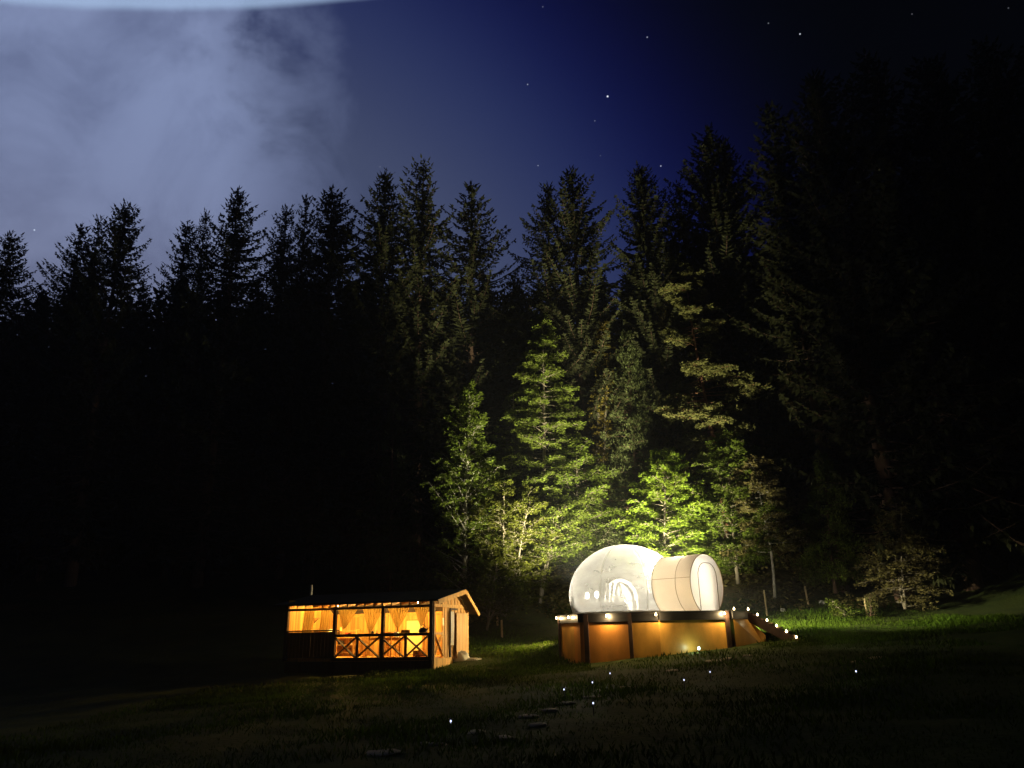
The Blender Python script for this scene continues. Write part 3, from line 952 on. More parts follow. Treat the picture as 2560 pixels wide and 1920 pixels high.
hut = thing('wooden_hut', 'lit open fronted wooden hut with cross braced railing and gable roof', 'hut', HUT_ORG, HUT_RZ)
X_L = on_hut(716, 1550, 1, 0).x
X_P1 = on_hut(838, 1550, 1, 0).x
X_P2 = on_hut(958, 1550, 1, 0).x
X_P3 = HUT_LEN
Z_SILL = on_hut(775, 1579, 1, 0).z
Z_RAIL = on_hut(950, 1587, 1, 0).z
Z_BOT = on_hut(950, 1642, 1, 0).z
Z_BEAM = on_hut(960, 1518, 1, 0).z
DEPTH = on_hut(1170, 1590, 0, HUT_LEN).y
OVER = HUT_LEN + 0.42
EAVE_F = on_hut(1098, 1503, 0, OVER); RIDGE = on_hut(1165, 1477, 0, OVER); EAVE_R = on_hut(1198, 1535, 0, OVER)
GROUND_H = -0.75


def hpart(name, mat, fn, parent=None):
    m = MB(); fn(m)
    return m.build(name, MATS[mat], parent or hut)


# floor and base
hpart('floor', 'plank_wood', lambda m: m.box((X_L, 0.06, -0.12), (HUT_LEN - 0.06, DEPTH, 0.0)))
base = hpart('base_skirt', 'dark_beam', lambda m: m.box((X_L, 0.10, -1.1), (HUT_LEN - .12, DEPTH - .05, -0.125)))
nb = int((HUT_LEN - X_L) / .16)
pm = MB(); pm.box((0, 0, 0), (.150, .022, 1.0)); PLANK = pm.mesh('plank', MATS['plank_wood'])
PLANK_UNLIT = PLANK.copy(); PLANK_UNLIT.materials.clear(); PLANK_UNLIT.materials.append(MATS['dark_beam'])
PLANK_PALE = PLANK.copy(); PLANK_PALE.materials.clear(); PLANK_PALE.materials.append(MATS['plank_pale'])


def plank(me, loc, h, rz=0.0, parent=None, w=1.0):
    return link('plank', me, parent or hut, loc, (0, 0, rz), (w, 1, h))


# boards of base and low left front wall, unlit dark put into the colour
for i in range(nb):
    x = X_L + i * (HUT_LEN - .12 - X_L) / nb
    plank(PLANK_UNLIT, (x, 0.070 + .004 * (i % 3), -1.1), 0.95 + (0 if x > X_P1 - .05 else Z_SILL + .13))
hpart('window_sill', 'dark_beam', lambda m: m.box((X_L - .05, -.04, Z_SILL), (X_P1 + .06, .22, Z_SILL + .05)))
# back wall
back_wall = hpart('back_wall', 'plank_wood', lambda m: m.box((X_L, DEPTH, -.2), (HUT_LEN - .05, DEPTH + .05, EAVE_R.z + .28)))
rnd = random.Random(3)
nbk = int((HUT_LEN - X_L) / .17)
for i in range(nbk):
    x = X_L + .05 + i * (HUT_LEN - .15 - X_L) / nbk
    plank(PLANK_PALE if rnd.random() < .4 else PLANK, (x, DEPTH - .030 - rnd.uniform(0, .008), 0.0), EAVE_R.z + .22, 0, None, 1.06)
hpart('wall_batten', 'plank_wood', lambda m: m.box((X_L + .1, DEPTH - .07, 1.55), (HUT_LEN - .1, DEPTH - .042, 1.62)))
# left end wall
nle = int(DEPTH / .17)
for i in range(nle):
    plank(PLANK, (X_L + .03, DEPTH - .06 - i * (DEPTH - .1) / nle, 0.0), 2.2, -math.pi / 2, None, 1.06)
# posts
for x, w in ((X_L + .04, .11), (X_P1, .12), (X_P2, .12), (X_P3 - .05, .13)):
    hpart('post', 'dark_beam', lambda m: m.box((x - w / 2, -.065, -1.1 if x > X_P3 - .2 else -.1), (x + w / 2, .06, Z_BEAM + .24)))
hpart('post', 'plank_pale', lambda m: m.box((HUT_LEN - .02, .02, -.62), (HUT_LEN + .055, .10, Z_BEAM + .12)))
hpart('front_beam', 'dark_beam', lambda m: m.box((X_L - .1, -.05, Z_BEAM - .045), (HUT_LEN, .045, Z_BEAM + .045)))
# railing with crossed braces
hpart('top_rail', 'dark_beam', lambda m: m.box((X_P1 + .06, -.05, Z_RAIL - .06), (HUT_LEN - .11, .05, Z_RAIL + .05)))
hpart('bottom_rail', 'dark_beam', lambda m: m.box((X_P1 + .06, -.045, Z_BOT - .14), (HUT_LEN - .11, .04, Z_BOT - .02)))
nodes = [on_hut(p, 1612, 1, 0).x for p in (836, 891, 950, 1012, 1071)]
for i in range(4):
    a, b = nodes[i], nodes[i + 1]
    for (xa, xb, dy) in ((a, b, -.030), (b, a, .012)):
        hpart('brace', 'dark_beam', lambda m: m.bar((xa, dy, Z_RAIL - .05), (xb, dy, Z_BOT - .03), .036, .135, (0, 1, 0)) or None)
for x in nodes[1:]:
    hpart('baluster', 'dark_beam', lambda m: m.box((x - .05, -.012 + .05, Z_BOT - .02), (x + .05, .085, Z_RAIL - .06)))
# roof
def slab(a, b, x0, x1, th):
    def f(m):
        d = Vector((0, b.y - a.y, b.z - a.z)).normalized(); n = Vector((0, -d.z, d.y)) * th
        v = []
        for x in (x0, x1):
            for p in (a, b):
                v.append((x, p.y, p.z))
            for p in (b, a):
                v.append((x, p.y + n.y, p.z + n.z))
        m.add(v, [(0, 1, 2, 3), (7, 6, 5, 4), (0, 4, 5, 1), (1, 5, 6, 2), (2, 6, 7, 3), (3, 7, 4, 0)])
    return f
fe = Vector((0, EAVE_F.y - .06, EAVE_F.z + .005)); rg = Vector((0, RIDGE.y, RIDGE.z)); re_ = Vector((0, EAVE_R.y, EAVE_R.z))
hpart('front_roof', 'roof_sheet', slab(fe, rg, X_L - .35, OVER - .03, .07))
hpart('rear_roof', 'roof_sheet', slab(rg + Vector((0, .004, -.002)), re_, X_L - .35, OVER - .03, .07))
# boards under the front roof, lit from inside
nrf = 16
for i in range(nrf):
    t = (i + .5) / nrf * .97 + .01; x = X_L + .1 + t * (HUT_LEN - X_L - .2)
    hpart('rafter', 'plank_wood', lambda m: m.bar((x, fe.y + .05, fe.z - .055), (x, rg.y - .04, rg.z - .07), .06, .10))
# barge boards on the gable
hpart('barge_board', 'plank_pale', lambda m: m.bar((OVER, fe.y - .02, fe.z - .03), (OVER, rg.y - .01, rg.z - .03), .035, .17))
hpart('barge_board', 'plank_pale', lambda m: m.bar((OVER, rg.y + .01, rg.z - .03), (OVER, re_.y, re_.z - .03), .035, .15))
# gable wall of upright boards
y_g0 = on_hut(1106, 1580, 0, HUT_LEN).y
ng = int((DEPTH - y_g0) / .155)
for i in range(ng):
    y = y_g0 + (i + 0.0) * (DEPTH - y_g0) / ng; yc = y + .07
    zt = (fe.z + (rg.z - fe.z) * (yc - fe.y) / (rg.y - fe.y)) if yc < rg.y else (rg.z + (re_.z - rg.z) * (yc - rg.y) / (re_.y - rg.y))
    plank(PLANK if i % 3 else PLANK_PALE, (HUT_LEN + .012 + .016 * (i % 2), y, -.05), zt + .03, math.pi / 2, None, (DEPTH - y_g0) / ng / .15 * .96)
# beam along the gable, side rail with crossed braces
hpart('gable_beam', 'plank_pale', lambda m: m.box((HUT_LEN - .05, .07, Z_BEAM - .04), (HUT_LEN + .04, DEPTH, Z_BEAM + .07)))
hpart('side_rail', 'plank_pale', lambda m: m.box((HUT_LEN - .03, .11, Z_RAIL - .04), (HUT_LEN + .03, y_g0 - .01, Z_RAIL + .05)))
for (ya, yb, dx) in ((.12, y_g0 - .02, .03), (y_g0 - .02, .12, -.01)):
    hpart('brace', 'plank_pale', lambda m: m.bar((HUT_LEN + dx, ya, Z_RAIL - .04), (HUT_LEN + dx, yb, Z_BOT - .02), .03, .09, (1, 0, 0)))
hpart('side_skirt', 'plank_pale', lambda m: m.box((HUT_LEN - .02, .11, -.70), (HUT_LEN + .03, y_g0 + .9, -.06)))
# plain board standing open at the rear corner
yb0 = on_hut(1142, 1590, 0, HUT_LEN + .16).y; yb1 = on_hut(1171, 1590, 0, HUT_LEN + .16).y
hpart('shutter_board', 'plywood', lambda m: m.box((HUT_LEN + .13, yb0, -.12), (HUT_LEN + .16, yb1, on_hut(1155, 1533, 0, HUT_LEN + .16).z)))
hpart('door_frame', 'dark_beam', lambda m: (m.box((HUT_LEN + .025, yb0 - .42, -.05), (HUT_LEN + .075, yb0 - .30, 1.75)), m.box((HUT_LEN + .030, yb0 - .31, 1.68), (HUT_LEN + .070, yb0 + .3, 1.75))) and None)
# stove pipe through the roof
pp = on_hut(778, 1480, 1, 2.7)
hpart('stove_pipe', 'pipe_metal', lambda m: m.tube([(pp.x, 2.7, rg.z - .55), (pp.x, 2.7, on_hut(778, 1463, 1, 2.7).z)], .055, 12))
# bright inner door with its frame
dx0 = on_hut(1018, 1600, 1, DEPTH).x; dx1 = on_hut(1057, 1600, 1, DEPTH).x; dz = on_hut(1035, 1552, 1, DEPTH).z
door = hpart('inner_door', 'yellow_paint', lambda m: m.box((dx0, DEPTH - .085, 0.02), (dx1, DEPTH - .050, dz)))
hpart('door_handle', 'dark_iron', lambda m: m.box((dx0 + .06, DEPTH - .12, .85), (dx0 + .10, DEPTH - .088, .95)), door)
for a, b in (((dx0 - .07, 0), (dx0 - .005, dz + .06)), ((dx1 + .005, 0), (dx1 + .07, dz + .06)), ((dx0 - .004, dz + .004), (dx1 + .004, dz + .06))):
    hpart('door_frame', 'plank_wood', lambda m: m.box((a[0], DEPTH - .095, a[1]), (b[0], DEPTH - .045, b[1])))


def in_hut(o, loc=None, rz=0.0):
    """places a top-level thing in hut coordinates"""
    o.matrix_world = HUT_M @ (Matrix.Translation(Vector(loc or (0, 0, 0))) @ Matrix.Rotation(rz, 4, 'Z'))
    return o


# warm bulbs under the roof
for k, (fx, fy, lab) in enumerate(((.22, 1.5, 'bare warm bulb hanging over the left end of the hut'), (.52, 1.3, 'bare warm bulb hanging over the middle of the hut'),
                                   (.80, 1.4, 'bare warm bulb hanging over the right end of the hut'))):
    x = X_L + fx * (HUT_LEN - X_L)
    o = thing('hanging_bulb', lab, 'lamp', group='bulbs in the hut'); in_hut(o, (x, fy, 0))
    zt = 2.02
    m = MB(); m.tube([(0, 0, zt + .12), (0, 0, zt + .34)], .008, 5); m.build('cord', MATS['dark_iron'], o)
    m = MB(); m.lathe([(.0, .13), (.025, .12), (.028, .06), (.02, .05)], 10, (0, 0, zt)); m.build('socket', MATS['dark_iron'], o)
    m = MB(); m.lathe([(.02, .05), (.042, .01), (.045, -.02), (.03, -.05), (.0, -.06)], 12, (0, 0, zt)); m.build('bulb', MATS['bulb_hut'], o, True)


# sheer curtains gathered to a point
def gathered_curtain(px0, px1, pxg, pyg, label, tail=True, ydep=.16, top=None):
    a = on_hut(px0, 1522, 1, ydep); b = on_hut(px1, 1522, 1, ydep); g = on_hut(pxg, pyg, 1, ydep)
    zt = top or Z_BEAM - .04
    m = MB(); nx, nz = 36, 14
    zend = g.z - (.28 if tail else .0)
    rows = []
    for j in range(nz + 1):
        t = j / nz
        z = zt + (zend - zt) * t
        tg = (zt - z) / (zt - g.z)
        row = []
        for i in range(nx + 1):
            s = i / nx
            if tg <= 1:
                w = (1 - tg) ** .8 * .985 + .05
            else:
                w = .05 + (tg - 1) * .28
            cx = g.x; xtop = a.x + (b.x - a.x) * s
            x = cx + (xtop - cx) * w
            y = ydep + .035 * math.sin(s * 38 + 1.5 * math.sin(t * 3)) * (.3 + .7 * min(1, w * 1.5)) + .05 * tg * (1 - min(1, w))
            row.append((x, y, z))
        rows.append(row)
    v = [p for r in rows for p in r]
    f = [(j * (nx + 1) + i, j * (nx + 1) + i + 1, (j + 1) * (nx + 1) + i + 1, (j + 1) * (nx + 1) + i) for j in range(nz) for i in range(nx)]
    m.add(v, f)
    o = m.build('curtain', MATS['sheer_curtain'], None, True)
    in_hut(o); tag(o, label, 'curtain', 'sheer curtains in the hut front')
    return o


gathered_curtain(846, 892, 857, 1572, 'sheer curtain gathered to a point, first right of the low front wall', False)
gathered_curtain(908, 955, 922, 1582, 'sheer curtain gathered to a point, left of the middle post')
gathered_curtain(970, 1022, 992, 1571, 'sheer curtain gathered above a white cloth, right of the middle post')
gathered_curtain(1036, 1072, 1051, 1566, 'narrow sheer curtain gathered before the yellow door')


def hanging_curtain(px0, px1, label, mat='sheer_curtain', ydep=.35, zb=None, amp=.03, slant=.0):
    a = on_hut(px0, 1522, 1, ydep); b = on_hut(px1, 1522, 1, ydep)
    m = MB(); nx, nz = 28, 6; zt = Z_BEAM - .02; zb = .45 if zb is None else zb
    v = []
    for j in range(nz + 1):
        t = j / nz
        for i in range(nx + 1):
            s = i / nx
            v.append((a.x + (b.x - a.x) * s - slant * t * (1 - s * .4), ydep + amp * math.sin(s * 26 + t), zt + (zb - zt) * t))
    m.add(v, [(j * (nx + 1) + i, j * (nx + 1) + i + 1, (j + 1) * (nx + 1) + i + 1, (j + 1) * (nx + 1) + i) for j in range(nz) for i in range(nx)])
    o = m.build('curtain', MATS[mat], None, True); in_hut(o)
    return tag(o, label, 'curtain', 'sheer curtains in the hut front')


hanging_curtain(762, 786, 'sheer curtain hanging straight in the left opening of the hut', slant=.15)
hanging_curtain(803, 826, 'sheer curtain hanging beside the first post in the left opening', slant=.10)

# things inside the hut ------------------------------------------------------
def furn(name, label, cat, loc, rz=0.0, group=None):
    o = thing(name, label, cat, group=group); return in_hut(o, loc, rz)


def legs(o, w, d, h, t, mat):
    for sx in (-1, 1):
        for sy in (-1, 1):
            m = MB(); m.box((sx * (w / 2 - t) - t / 2, sy * (d / 2 - t) - t / 2, 0), (sx * (w / 2 - t) + t / 2, sy * (d / 2 - t) + t / 2, h)); m.build('leg', MATS[mat], o)


def table(label, px, ydep, w, d, h, mat='plank_pale'):
    p = on_hut(px, 1600, 1, ydep)
    o = furn('wooden_table', label, 'table', (p.x, ydep, 0))
    m = MB(); m.box((-w / 2, -d / 2, h - .04), (w / 2, d / 2, h)); bevel(m.build('table_top', MATS[mat], o), .006)
    m = MB(); m.box((-w / 2 + .06, -d / 2 + .05, h - .13), (w / 2 - .06, d / 2 - .05, h - .042)); m.build('apron', MATS[mat], o)
    legs(o, w, d, h - .042, .06, mat)
    return p.x


tx = table('pale wooden table seen through the second railing cross', 925, 2.0, 1.3, .7, .74)
tx2 = table('pale table behind the third railing cross', 985, 1.5, .9, .6, .72)


def shelf_unit():
    p = on_hut(868, 1600, 1, 2.8)
    o = furn('shelf_unit', 'low open shelf full of kitchen things behind the first railing cross', 'shelf', (p.x, 2.75, 0))
    for z in (.12, .42, .72, .98):
        m = MB(); m.box((-.55, -.18, z), (.55, .18, z + .03)); m.build('shelf', MATS['plank_pale'], o)
    for x in (-.58, .55):
        m = MB(); m.box((x, -.18, 0), (x + .03, .18, 1.05)); m.build('side_panel', MATS['plank_pale'], o)
    return p.x


sx = shelf_unit()


def lathe_thing(name, label, cat, prof, mat, loc, group=None, n=14):
    m = MB(); m.lathe(prof, n)
    o = m.build(name, MATS[mat], None, True); in_hut(o, loc)
    return tag(o, label, cat, group)


POT = [(.0, 0), (.11, 0), (.125, .03), (.125, .15), (.135, .16), (.12, .165), (.0, .17)]
BOWL = [(.0, .0), (.06, .0), (.12, .06), (.15, .10), (.14, .10), (.05, .015), (.0, .012)]
JAR = [(.0, 0), (.045, 0), (.05, .02), (.05, .11), (.035, .125), (.037, .15), (.0, .152)]
BOTTLE = [(.0, 0), (.035, 0), (.037, .02), (.037, .15), (.014, .20), (.014, .26), (.0, .262)]
for k, (dx, z, prof, mat, nm, lab) in enumerate((
        (-.35, .752, BOWL, 'white_paint', 'bowl', 'white bowl on the upper board of the low shelf'),
        (.05, .752, POT, 'red_paint', 'cooking_pot', 'reddish pot on the upper board of the low shelf'),
        (-.25, .452, POT, 'dark_iron', 'cooking_pot', 'dark pot on the middle board of the low shelf'),
        (.25, .452, JAR, 'white_paint', 'jar', 'white jar on the middle board of the low shelf'),
        (.1, .152, POT, 'brown_box', 'cooking_pot', 'brown pot on the bottom board of the low shelf'),
        (-.3, 1.012, JAR, 'yellow_paint', 'jar', 'yellow jar on top of the low shelf'))):
    lathe_thing(nm, lab, nm.split('_')[-1], prof, mat, (sx + dx, 2.75, z))
lathe_thing('bowl', 'white bowl on the pale table behind the second cross', 'bowl', BOWL, 'white_paint', (tx - .1, 1.9, .742))
lathe_thing('bottle', 'small bottle on the pale table behind the second cross', 'bottle', BOTTLE, 'brown_box', (tx + .3, 2.0, .742))
lathe_thing('cooking_pot', 'red pot on the table behind the third cross', 'pot', POT, 'red_paint', (tx2 - .1, 1.5, .722))


def chair(label, px, ydep, rz, mat):
    p = on_hut(px, 1600, 1, ydep)
    o = furn('wooden_chair', label, 'chair', (p.x, ydep, 0), rz)
    m = MB(); m.box((-.21, -.2, .43), (.21, .2, .46)); m.build('seat', MATS[mat], o)
    legs(o, .42, .40, .43, .04, mat)
    m = MB(); m.box((-.21, .17, .62), (.21, .20, .70)); m.box((-.21, .17, .80), (.21, .20, .90)); m.box((-.21, .165, .462), (-.17, .198, .90)); m.box((.17, .165, .462), (.21, .198, .90)); m.build('backrest', MATS[mat], o)


chair('pale wooden chair beside the table, behind the second railing cross', 905, 1.2, .4, 'plank_pale')
chair('wooden chair with its back to the railing, behind the third cross', 975, .85, 3.0, 'plank_wood')


def crate(label, px, ydep, z, w, d, h, mat, rz=0, name='crate', cat='box'):
    p = on_hut(px, 1600, 1, ydep)
    o = furn(name, label, cat, (p.x, ydep, z), rz)
    m = MB(); m.box((-w / 2, -d / 2, 0), (w / 2, d / 2, .02)); m.build('bottom', MATS[mat], o)
    for s in (-1, 1):
        m = MB(); m.box((-w / 2, s * (d / 2 - .01) - .01, .021), (w / 2, s * (d / 2 - .01) + .01, h)); m.build('side_panel', MATS[mat], o)
        m = MB(); m.box((s * (w / 2 - .01) - .01, -d / 2 + .021, .021), (s * (w / 2 - .01) + .01, d / 2 - .021, h - .003)); m.build('side_panel', MATS[mat], o)
    m = MB(); m.box((-w / 2 - .005, -d / 2 - .005, h + .001), (w / 2 + .005, d / 2 + .005, h + .02)); m.build('lid', MATS[mat], o)


crate('dark box standing on the railing, right of the white cloth', 1013, .0, Z_RAIL + .052, .32, .12, .09, 'brown_box')
crate('pale box on the table in the left opening of the hut', 806, 1.3, .72, .62, .4, .33, 'white_paint')
table('table carrying the pale box behind the low front wall', 806, 1.3, 1.1, .6, .70)
crate('brown crate on the hut floor below the yellow door', 1042, .7, .0, .22, .2, .20, 'brown_box')
crate('small brown cabinet hanging on the left wall of the hut', 790, DEPTH - .25, 1.2, .30, .2, .34, 'brown_box', name='wall_cabinet', cat='cabinet')
# basket with handle beside the crate
o = furn('basket', 'pale wicker basket with a hoop handle on the floor by the yellow door', 'basket', (on_hut(1054, 1600, 1, .8).x, .8, 0))
m = MB(); m.lathe([(.0, .01), (.12, .01), (.16, .14), (.17, .15), (.15, .145), (.11, .03), (.0, .03)], 14); m.build('bowl', MATS['plank_pale'], o, True)
m = MB(); m.tube([(.16 * math.cos(t), 0, .14 + .16 * math.sin(t)) for t in [math.pi * k / 10 for k in range(11)]], .010, 5); m.build('handle', MATS['plank_pale'], o)
# wall shelf at far left
p = on_hut(735, 1549, 1, 2.2)
o = furn('wall_shelf', 'dark small shelf on the orange left wall of the hut', 'shelf', (X_L + .065, 1.6, p.z))
m = MB(); m.box((0, -.35, 0), (.22, .35, .03)); m.build('board', MATS['brown_box'], o)
for y in (-.25, .25):
    m = MB(); m.bar((.02, y, -.16), (.18, y, -.005), .03, .03); m.build('bracket', MATS['brown_box'], o)
# things on the railing
for px, dy, prof, mat, nm, lab in ((848, 0, BOTTLE, 'brown_box', 'bottle', 'small brown bottle on the railing beside the first post'),
                                   (931, 0, JAR, 'dark_iron', 'jar', 'dark jar on the railing left of the middle post')):
    lathe_thing(nm, lab, nm, [(r, z * .6) for r, z in prof], mat, (on_hut(px, 1583, 1, 0).x, dy, Z_RAIL + .052))
# kettle with a handle at the right end of the rail
kx = on_hut(1058, 1575, 1, .02).x
o = furn('iron_kettle', 'dark iron kettle standing at the right end of the railing', 'kettle', (kx, .0, Z_RAIL + .052))
m = MB(); m.lathe([(.0, 0), (.14, 0), (.17, .05), (.15, .12), (.06, .17), (.02, .19), (.0, .20)], 16); m.build('body', MATS['dark_iron'], o, True)
m = MB(); m.tube([(.12, 0, .08), (.20, 0, .14), (.25, 0, .17)], [.03, .022, .014], 7); m.build('spout', MATS['dark_iron'], o, True)
m = MB(); m.tube([(.13 * math.cos(t), 0, .12 + .16 * math.sin(t)) for t in [math.pi * k / 8 for k in range(9)]], .011, 5); m.build('handle', MATS['dark_iron'], o)
# white cloth over the railing and towel on the gable


def cloth_strip(name, label, cat, pts, w, mat, world=False):
    m = MB(); nx = 10; v = []
    for j, (p, sd) in enumerate(pts):
        for i in range(nx + 1):
            s = i / nx - .5
            q = Vector(p) + Vector(sd) * (w * s * (1 + .12 * math.sin(j * 1.3))) + Vector((0.0, 0, 0))
            nrm = Vector(sd).cross(Vector((0, 0, 1)))
            v.append(q + nrm * (.014 * math.sin(i * 1.9 + j * .7)))
    m.add(v, [(j * (nx + 1) + i, j * (nx + 1) + i + 1, (j + 1) * (nx + 1) + i + 1, (j + 1) * (nx + 1) + i) for j in range(len(pts) - 1) for i in range(nx)])
    o = m.build(name, MATS[mat], None, True); in_hut(o)
    return tag(o, label, cat)


q = on_hut(991, 1580, 1, .0).x
cloth_strip('white_towel', 'white cloth folded over the railing below the third curtain', 'towel',
            [((q, .075, Z_RAIL - .10), (1, 0, 0)), ((q, .075, Z_RAIL + .065), (1, 0, 0)), ((q, 0, Z_RAIL + .10), (1, 0, 0)), ((q, -.07, Z_RAIL + .062), (1, 0, 0)), ((q, -.072, Z_RAIL + .0), (1, 0, 0))], .16, 'white_cloth')
ty = on_hut(1131, 1560, 0, HUT_LEN + .11).y
cloth_strip('hanging_towel', 'long white towel hanging by the door of the gable', 'towel',
            [((HUT_LEN + .11, ty, z), (0, 1, 0)) for z in (1.62, 1.4, 1.1, .8, .5, .38)], .30, 'white_cloth')
hy = on_hut(1108, 1550, 0, HUT_LEN + .07).y
cloth_strip('hanging_rag', 'small pale rag hanging on the gable boards', 'rag',
            [((HUT_LEN + .07, hy, z), (0, 1, 0)) for z in (1.38, 1.25, 1.10)], .10, 'white_cloth')


def sack():
    p = at(1151, 1648, 31.6)
    o = thing('crumpled_sack', 'crumpled pale sack lying on the grass at the hut corner', 'sack', (p.x, p.y, tz(p.x, p.y)))
    rng = np.random.default_rng(4)
    for name, prof, c, st in (('sack_body', [(.001, -.02), (.30, .0), (.33, .10), (.27, .24), (.20, .33), (.001, .36)], (0, 0), 1.0), ('sack_mouth', [(.001, -.02), (.22, .0), (.20, .06), (.10, .10), (.001, .11)], (.46, .0), 1.7)):
        m = MB(); m.lathe(prof, 22)
        m.v = [(c[0] + x * st * (1 + .16 * math.sin(5 * math.atan2(y, x) + 9 * z) + .08 * math.sin(11 * math.atan2(y, x) - 14 * z)), c[1] + y * (1 + .12 * math.sin(7 * math.atan2(y, x) + 4)), z * (1 + .14 * math.sin(3 * math.atan2(y, x) + 1))) for x, y, z in m.v]
        m.build(name, MATS['white_cloth'], o, True)


sack()

# ------------------------------------------------------------------ round deck carrying the tent
def top_at(px, Y):
    """plan position at distance Y under photograph column px, at deck level"""
    # at() needs the row: find it so that the point lies at deck height
    lo, hi = 1400.0, 1700.0
    for _ in range(40):
        mid = (lo + hi) / 2
        if at(px, mid, Y).z > Z_DECK: lo = mid
        else: hi = mid
    return at(px, mid, Y)


deck_front = [top_at(1399, 31.2), top_at(1448, 29.2), top_at(1645, 27.9), top_at(1822, 28.7)]
dc = Vector((DECK_C.x, 31.6, Z_DECK))
deck_back = [top_at(1858, 31.5), Vector((dc.x + 2.6, 34.3, Z_DECK)), Vector((dc.x + .3, 35.2, Z_DECK)), Vector((dc.x - 2.1, 34.2, Z_DECK))]
DPOLY = [Vector((p.x, p.y, 0)) for p in deck_front + deck_back]
dcen = sum(DPOLY, Vector()) / len(DPOLY)
deck = thing('round_deck', 'raised many sided wooden deck with orange panels and dark rim under the bubble tent', 'deck', (dcen.x, dcen.y, 0))


def loc(p, z=0.0): return Vector((p.x - dcen.x, p.y - dcen.y, z))


RIM = .29
# deck boards, cut to the outline
def clip_board(y0, y1, inset=.06):
    """x range of the outline between two depths"""
    def span(y):
        xs = []
        n = len(DPOLY)
        for i in range(n):
            a, b = loc(DPOLY[i]), loc(DPOLY[(i + 1) % n])
            if (a.y - y) * (b.y - y) < 0:
                t = (y - a.y) / (b.y - a.y); xs.append(a.x + (b.x - a.x) * t)
        return (min(xs) + inset, max(xs) - inset) if len(xs) >= 2 else None
    return span(y0), span(y1)


y = min(loc(p).y for p in DPOLY) + .10
ymax = max(loc(p).y for p in DPOLY) - .15
while y < ymax - .15:
    s0, s1 = clip_board(y, y + .14)
    if s0 and s1:
        m = MB()
        v = [(s0[0], y, Z_DECK - .05), (s0[1], y, Z_DECK - .05), (s1[1], y + .14, Z_DECK - .05), (s1[0], y + .14, Z_DECK - .05)]
        v += [(a, b, Z_DECK - .012) for a, b, _ in v]
        m.add(v, [(3, 2, 1, 0), (4, 5, 6, 7), (0, 1, 5, 4), (1, 2, 6, 5), (2, 3, 7, 6), (3, 0, 4, 7)])
        m.build('deck_board', MATS['deck_board'], deck)
    y += .15

n = len(DPOLY)
post_cols = {1: (1466, 1577), 2: (), 0: (1400,)}
for i in range(n):
    a, b = DPOLY[i], DPOLY[(i + 1) % n]
    d = (b - a).normalized(); nrm = Vector((d.y, -d.x, 0))
    if nrm.dot(a - dcen) < 0: nrm = -nrm
    ln = (b - a).length
    # rim board and cap
    m = MB(); m.bar(loc(a + nrm * .045, Z_DECK - RIM / 2), loc(b + nrm * .045, Z_DECK - RIM / 2), .045, RIM); m.build('rim_board', MATS['deck_paint'], deck)
    m = MB(); m.bar(loc(a + nrm * .03, Z_DECK + .012), loc(b + nrm * .03, Z_DECK + .012), .12, .022); m.build('rim_cap', MATS['deck_paint'], deck)
    # panels of this side
    cuts = [0.0, 1.0]
    if i == 0: cuts = [0, .70, 1.0]
    elif i == 1: cuts = [0, .64, 1.0]
    elif i > 2 and ln > 2.2: cuts = [0, .5, 1.0]
    for c0, c1 in zip(cuts[:-1], cuts[1:]):
        p0 = a + d * (ln * c0 + .006); p1 = a + d * (ln * c1 - .006)
        zb = min(tz(p0.x, p0.y), tz(p1.x, p1.y)) - .15
        m = MB(); zt = Z_DECK - RIM + .02
        off = -.02
        m.bar(loc(p0 + nrm * off, (zt + zb) / 2), loc(p1 + nrm * off, (zt + zb) / 2), .03, zt - zb)
        m.build('side_panel', MATS['deck_panel_red' if (i, c0) in ((0, .70), (1, 0)) else 'deck_panel'], deck)
# posts
def deck_post(px, i, w=.13):
    a, b = DPOLY[i], DPOLY[(i + 1) % n]
    d = (b - a).normalized(); nrm = Vector((d.y, -d.x, 0))
    if nrm.dot(a - dcen) < 0: nrm = -nrm
    best = min(range(0, 401), key=lambda k: abs(project(a + (b - a) * (k / 400), Z_DECK - .5)[0] - px))
    p = a + (b - a) * (best / 400) + nrm * .062
    zb = tz(p.x, p.y) - .2
    m = MB(); m.bar(loc(p, zb), loc(p, Z_DECK - .01), w, .075, nrm); m.build('post', MATS['deck_post'], deck)


def project(p, z=None):
    q = Vector((p.x, p.y, p.z if z is None else z)) - EYE
    c = CAM_R.transposed() @ q
    return 1280 + FPX * c.x / -c.z, 960 - FPX * c.y / -c.z


deck_post(1402, 0, .09); deck_post(1467, 1, .17); deck_post(1577, 1); deck_post(1817, 2, .15)
for i in (4, 5, 6):
    p = DPOLY[i]; zb = tz(p.x, p.y) - .2
    m = MB(); m.bar(loc(p, zb), loc(p, Z_DECK - .01), .12, .12); m.build('post', MATS['deck_post'], deck)

# landing and stair going down to the right lawn
s_top = top_at(1868, 29.6); s_top.z = Z_DECK
s_bot = at(1995, 1603, 28.9); s_bot.z = tz(s_bot.x, s_bot.y)
land_a = DPOLY[3]
stair = thing('deck_stair', 'dark wooden stair with string lights going down from the deck to the lawn', 'stair', (s_top.x, s_top.y, s_bot.z))
so = Vector((s_top.x, s_top.y, s_bot.z))
run = Vector((s_bot.x - s_top.x, s_bot.y - s_top.y, 0)); rl = run.length; rd = run.normalized(); rs = Vector((-rd.y, rd.x, 0))
rise = Z_DECK - s_bot.z
nst = 6
for k in range(nst):
    t = (k + .5) / nst
    c = rd * (rl * t) + rs * .45; z = rise * (1 - (k + 1) / (nst + 1))
    m = MB(); m.bar(c - rs * .44 + Vector((0, 0, z)), c + rs * .44 + Vector((0, 0, z)), .27, .04); m.build('tread', MATS['deck_board'], stair)
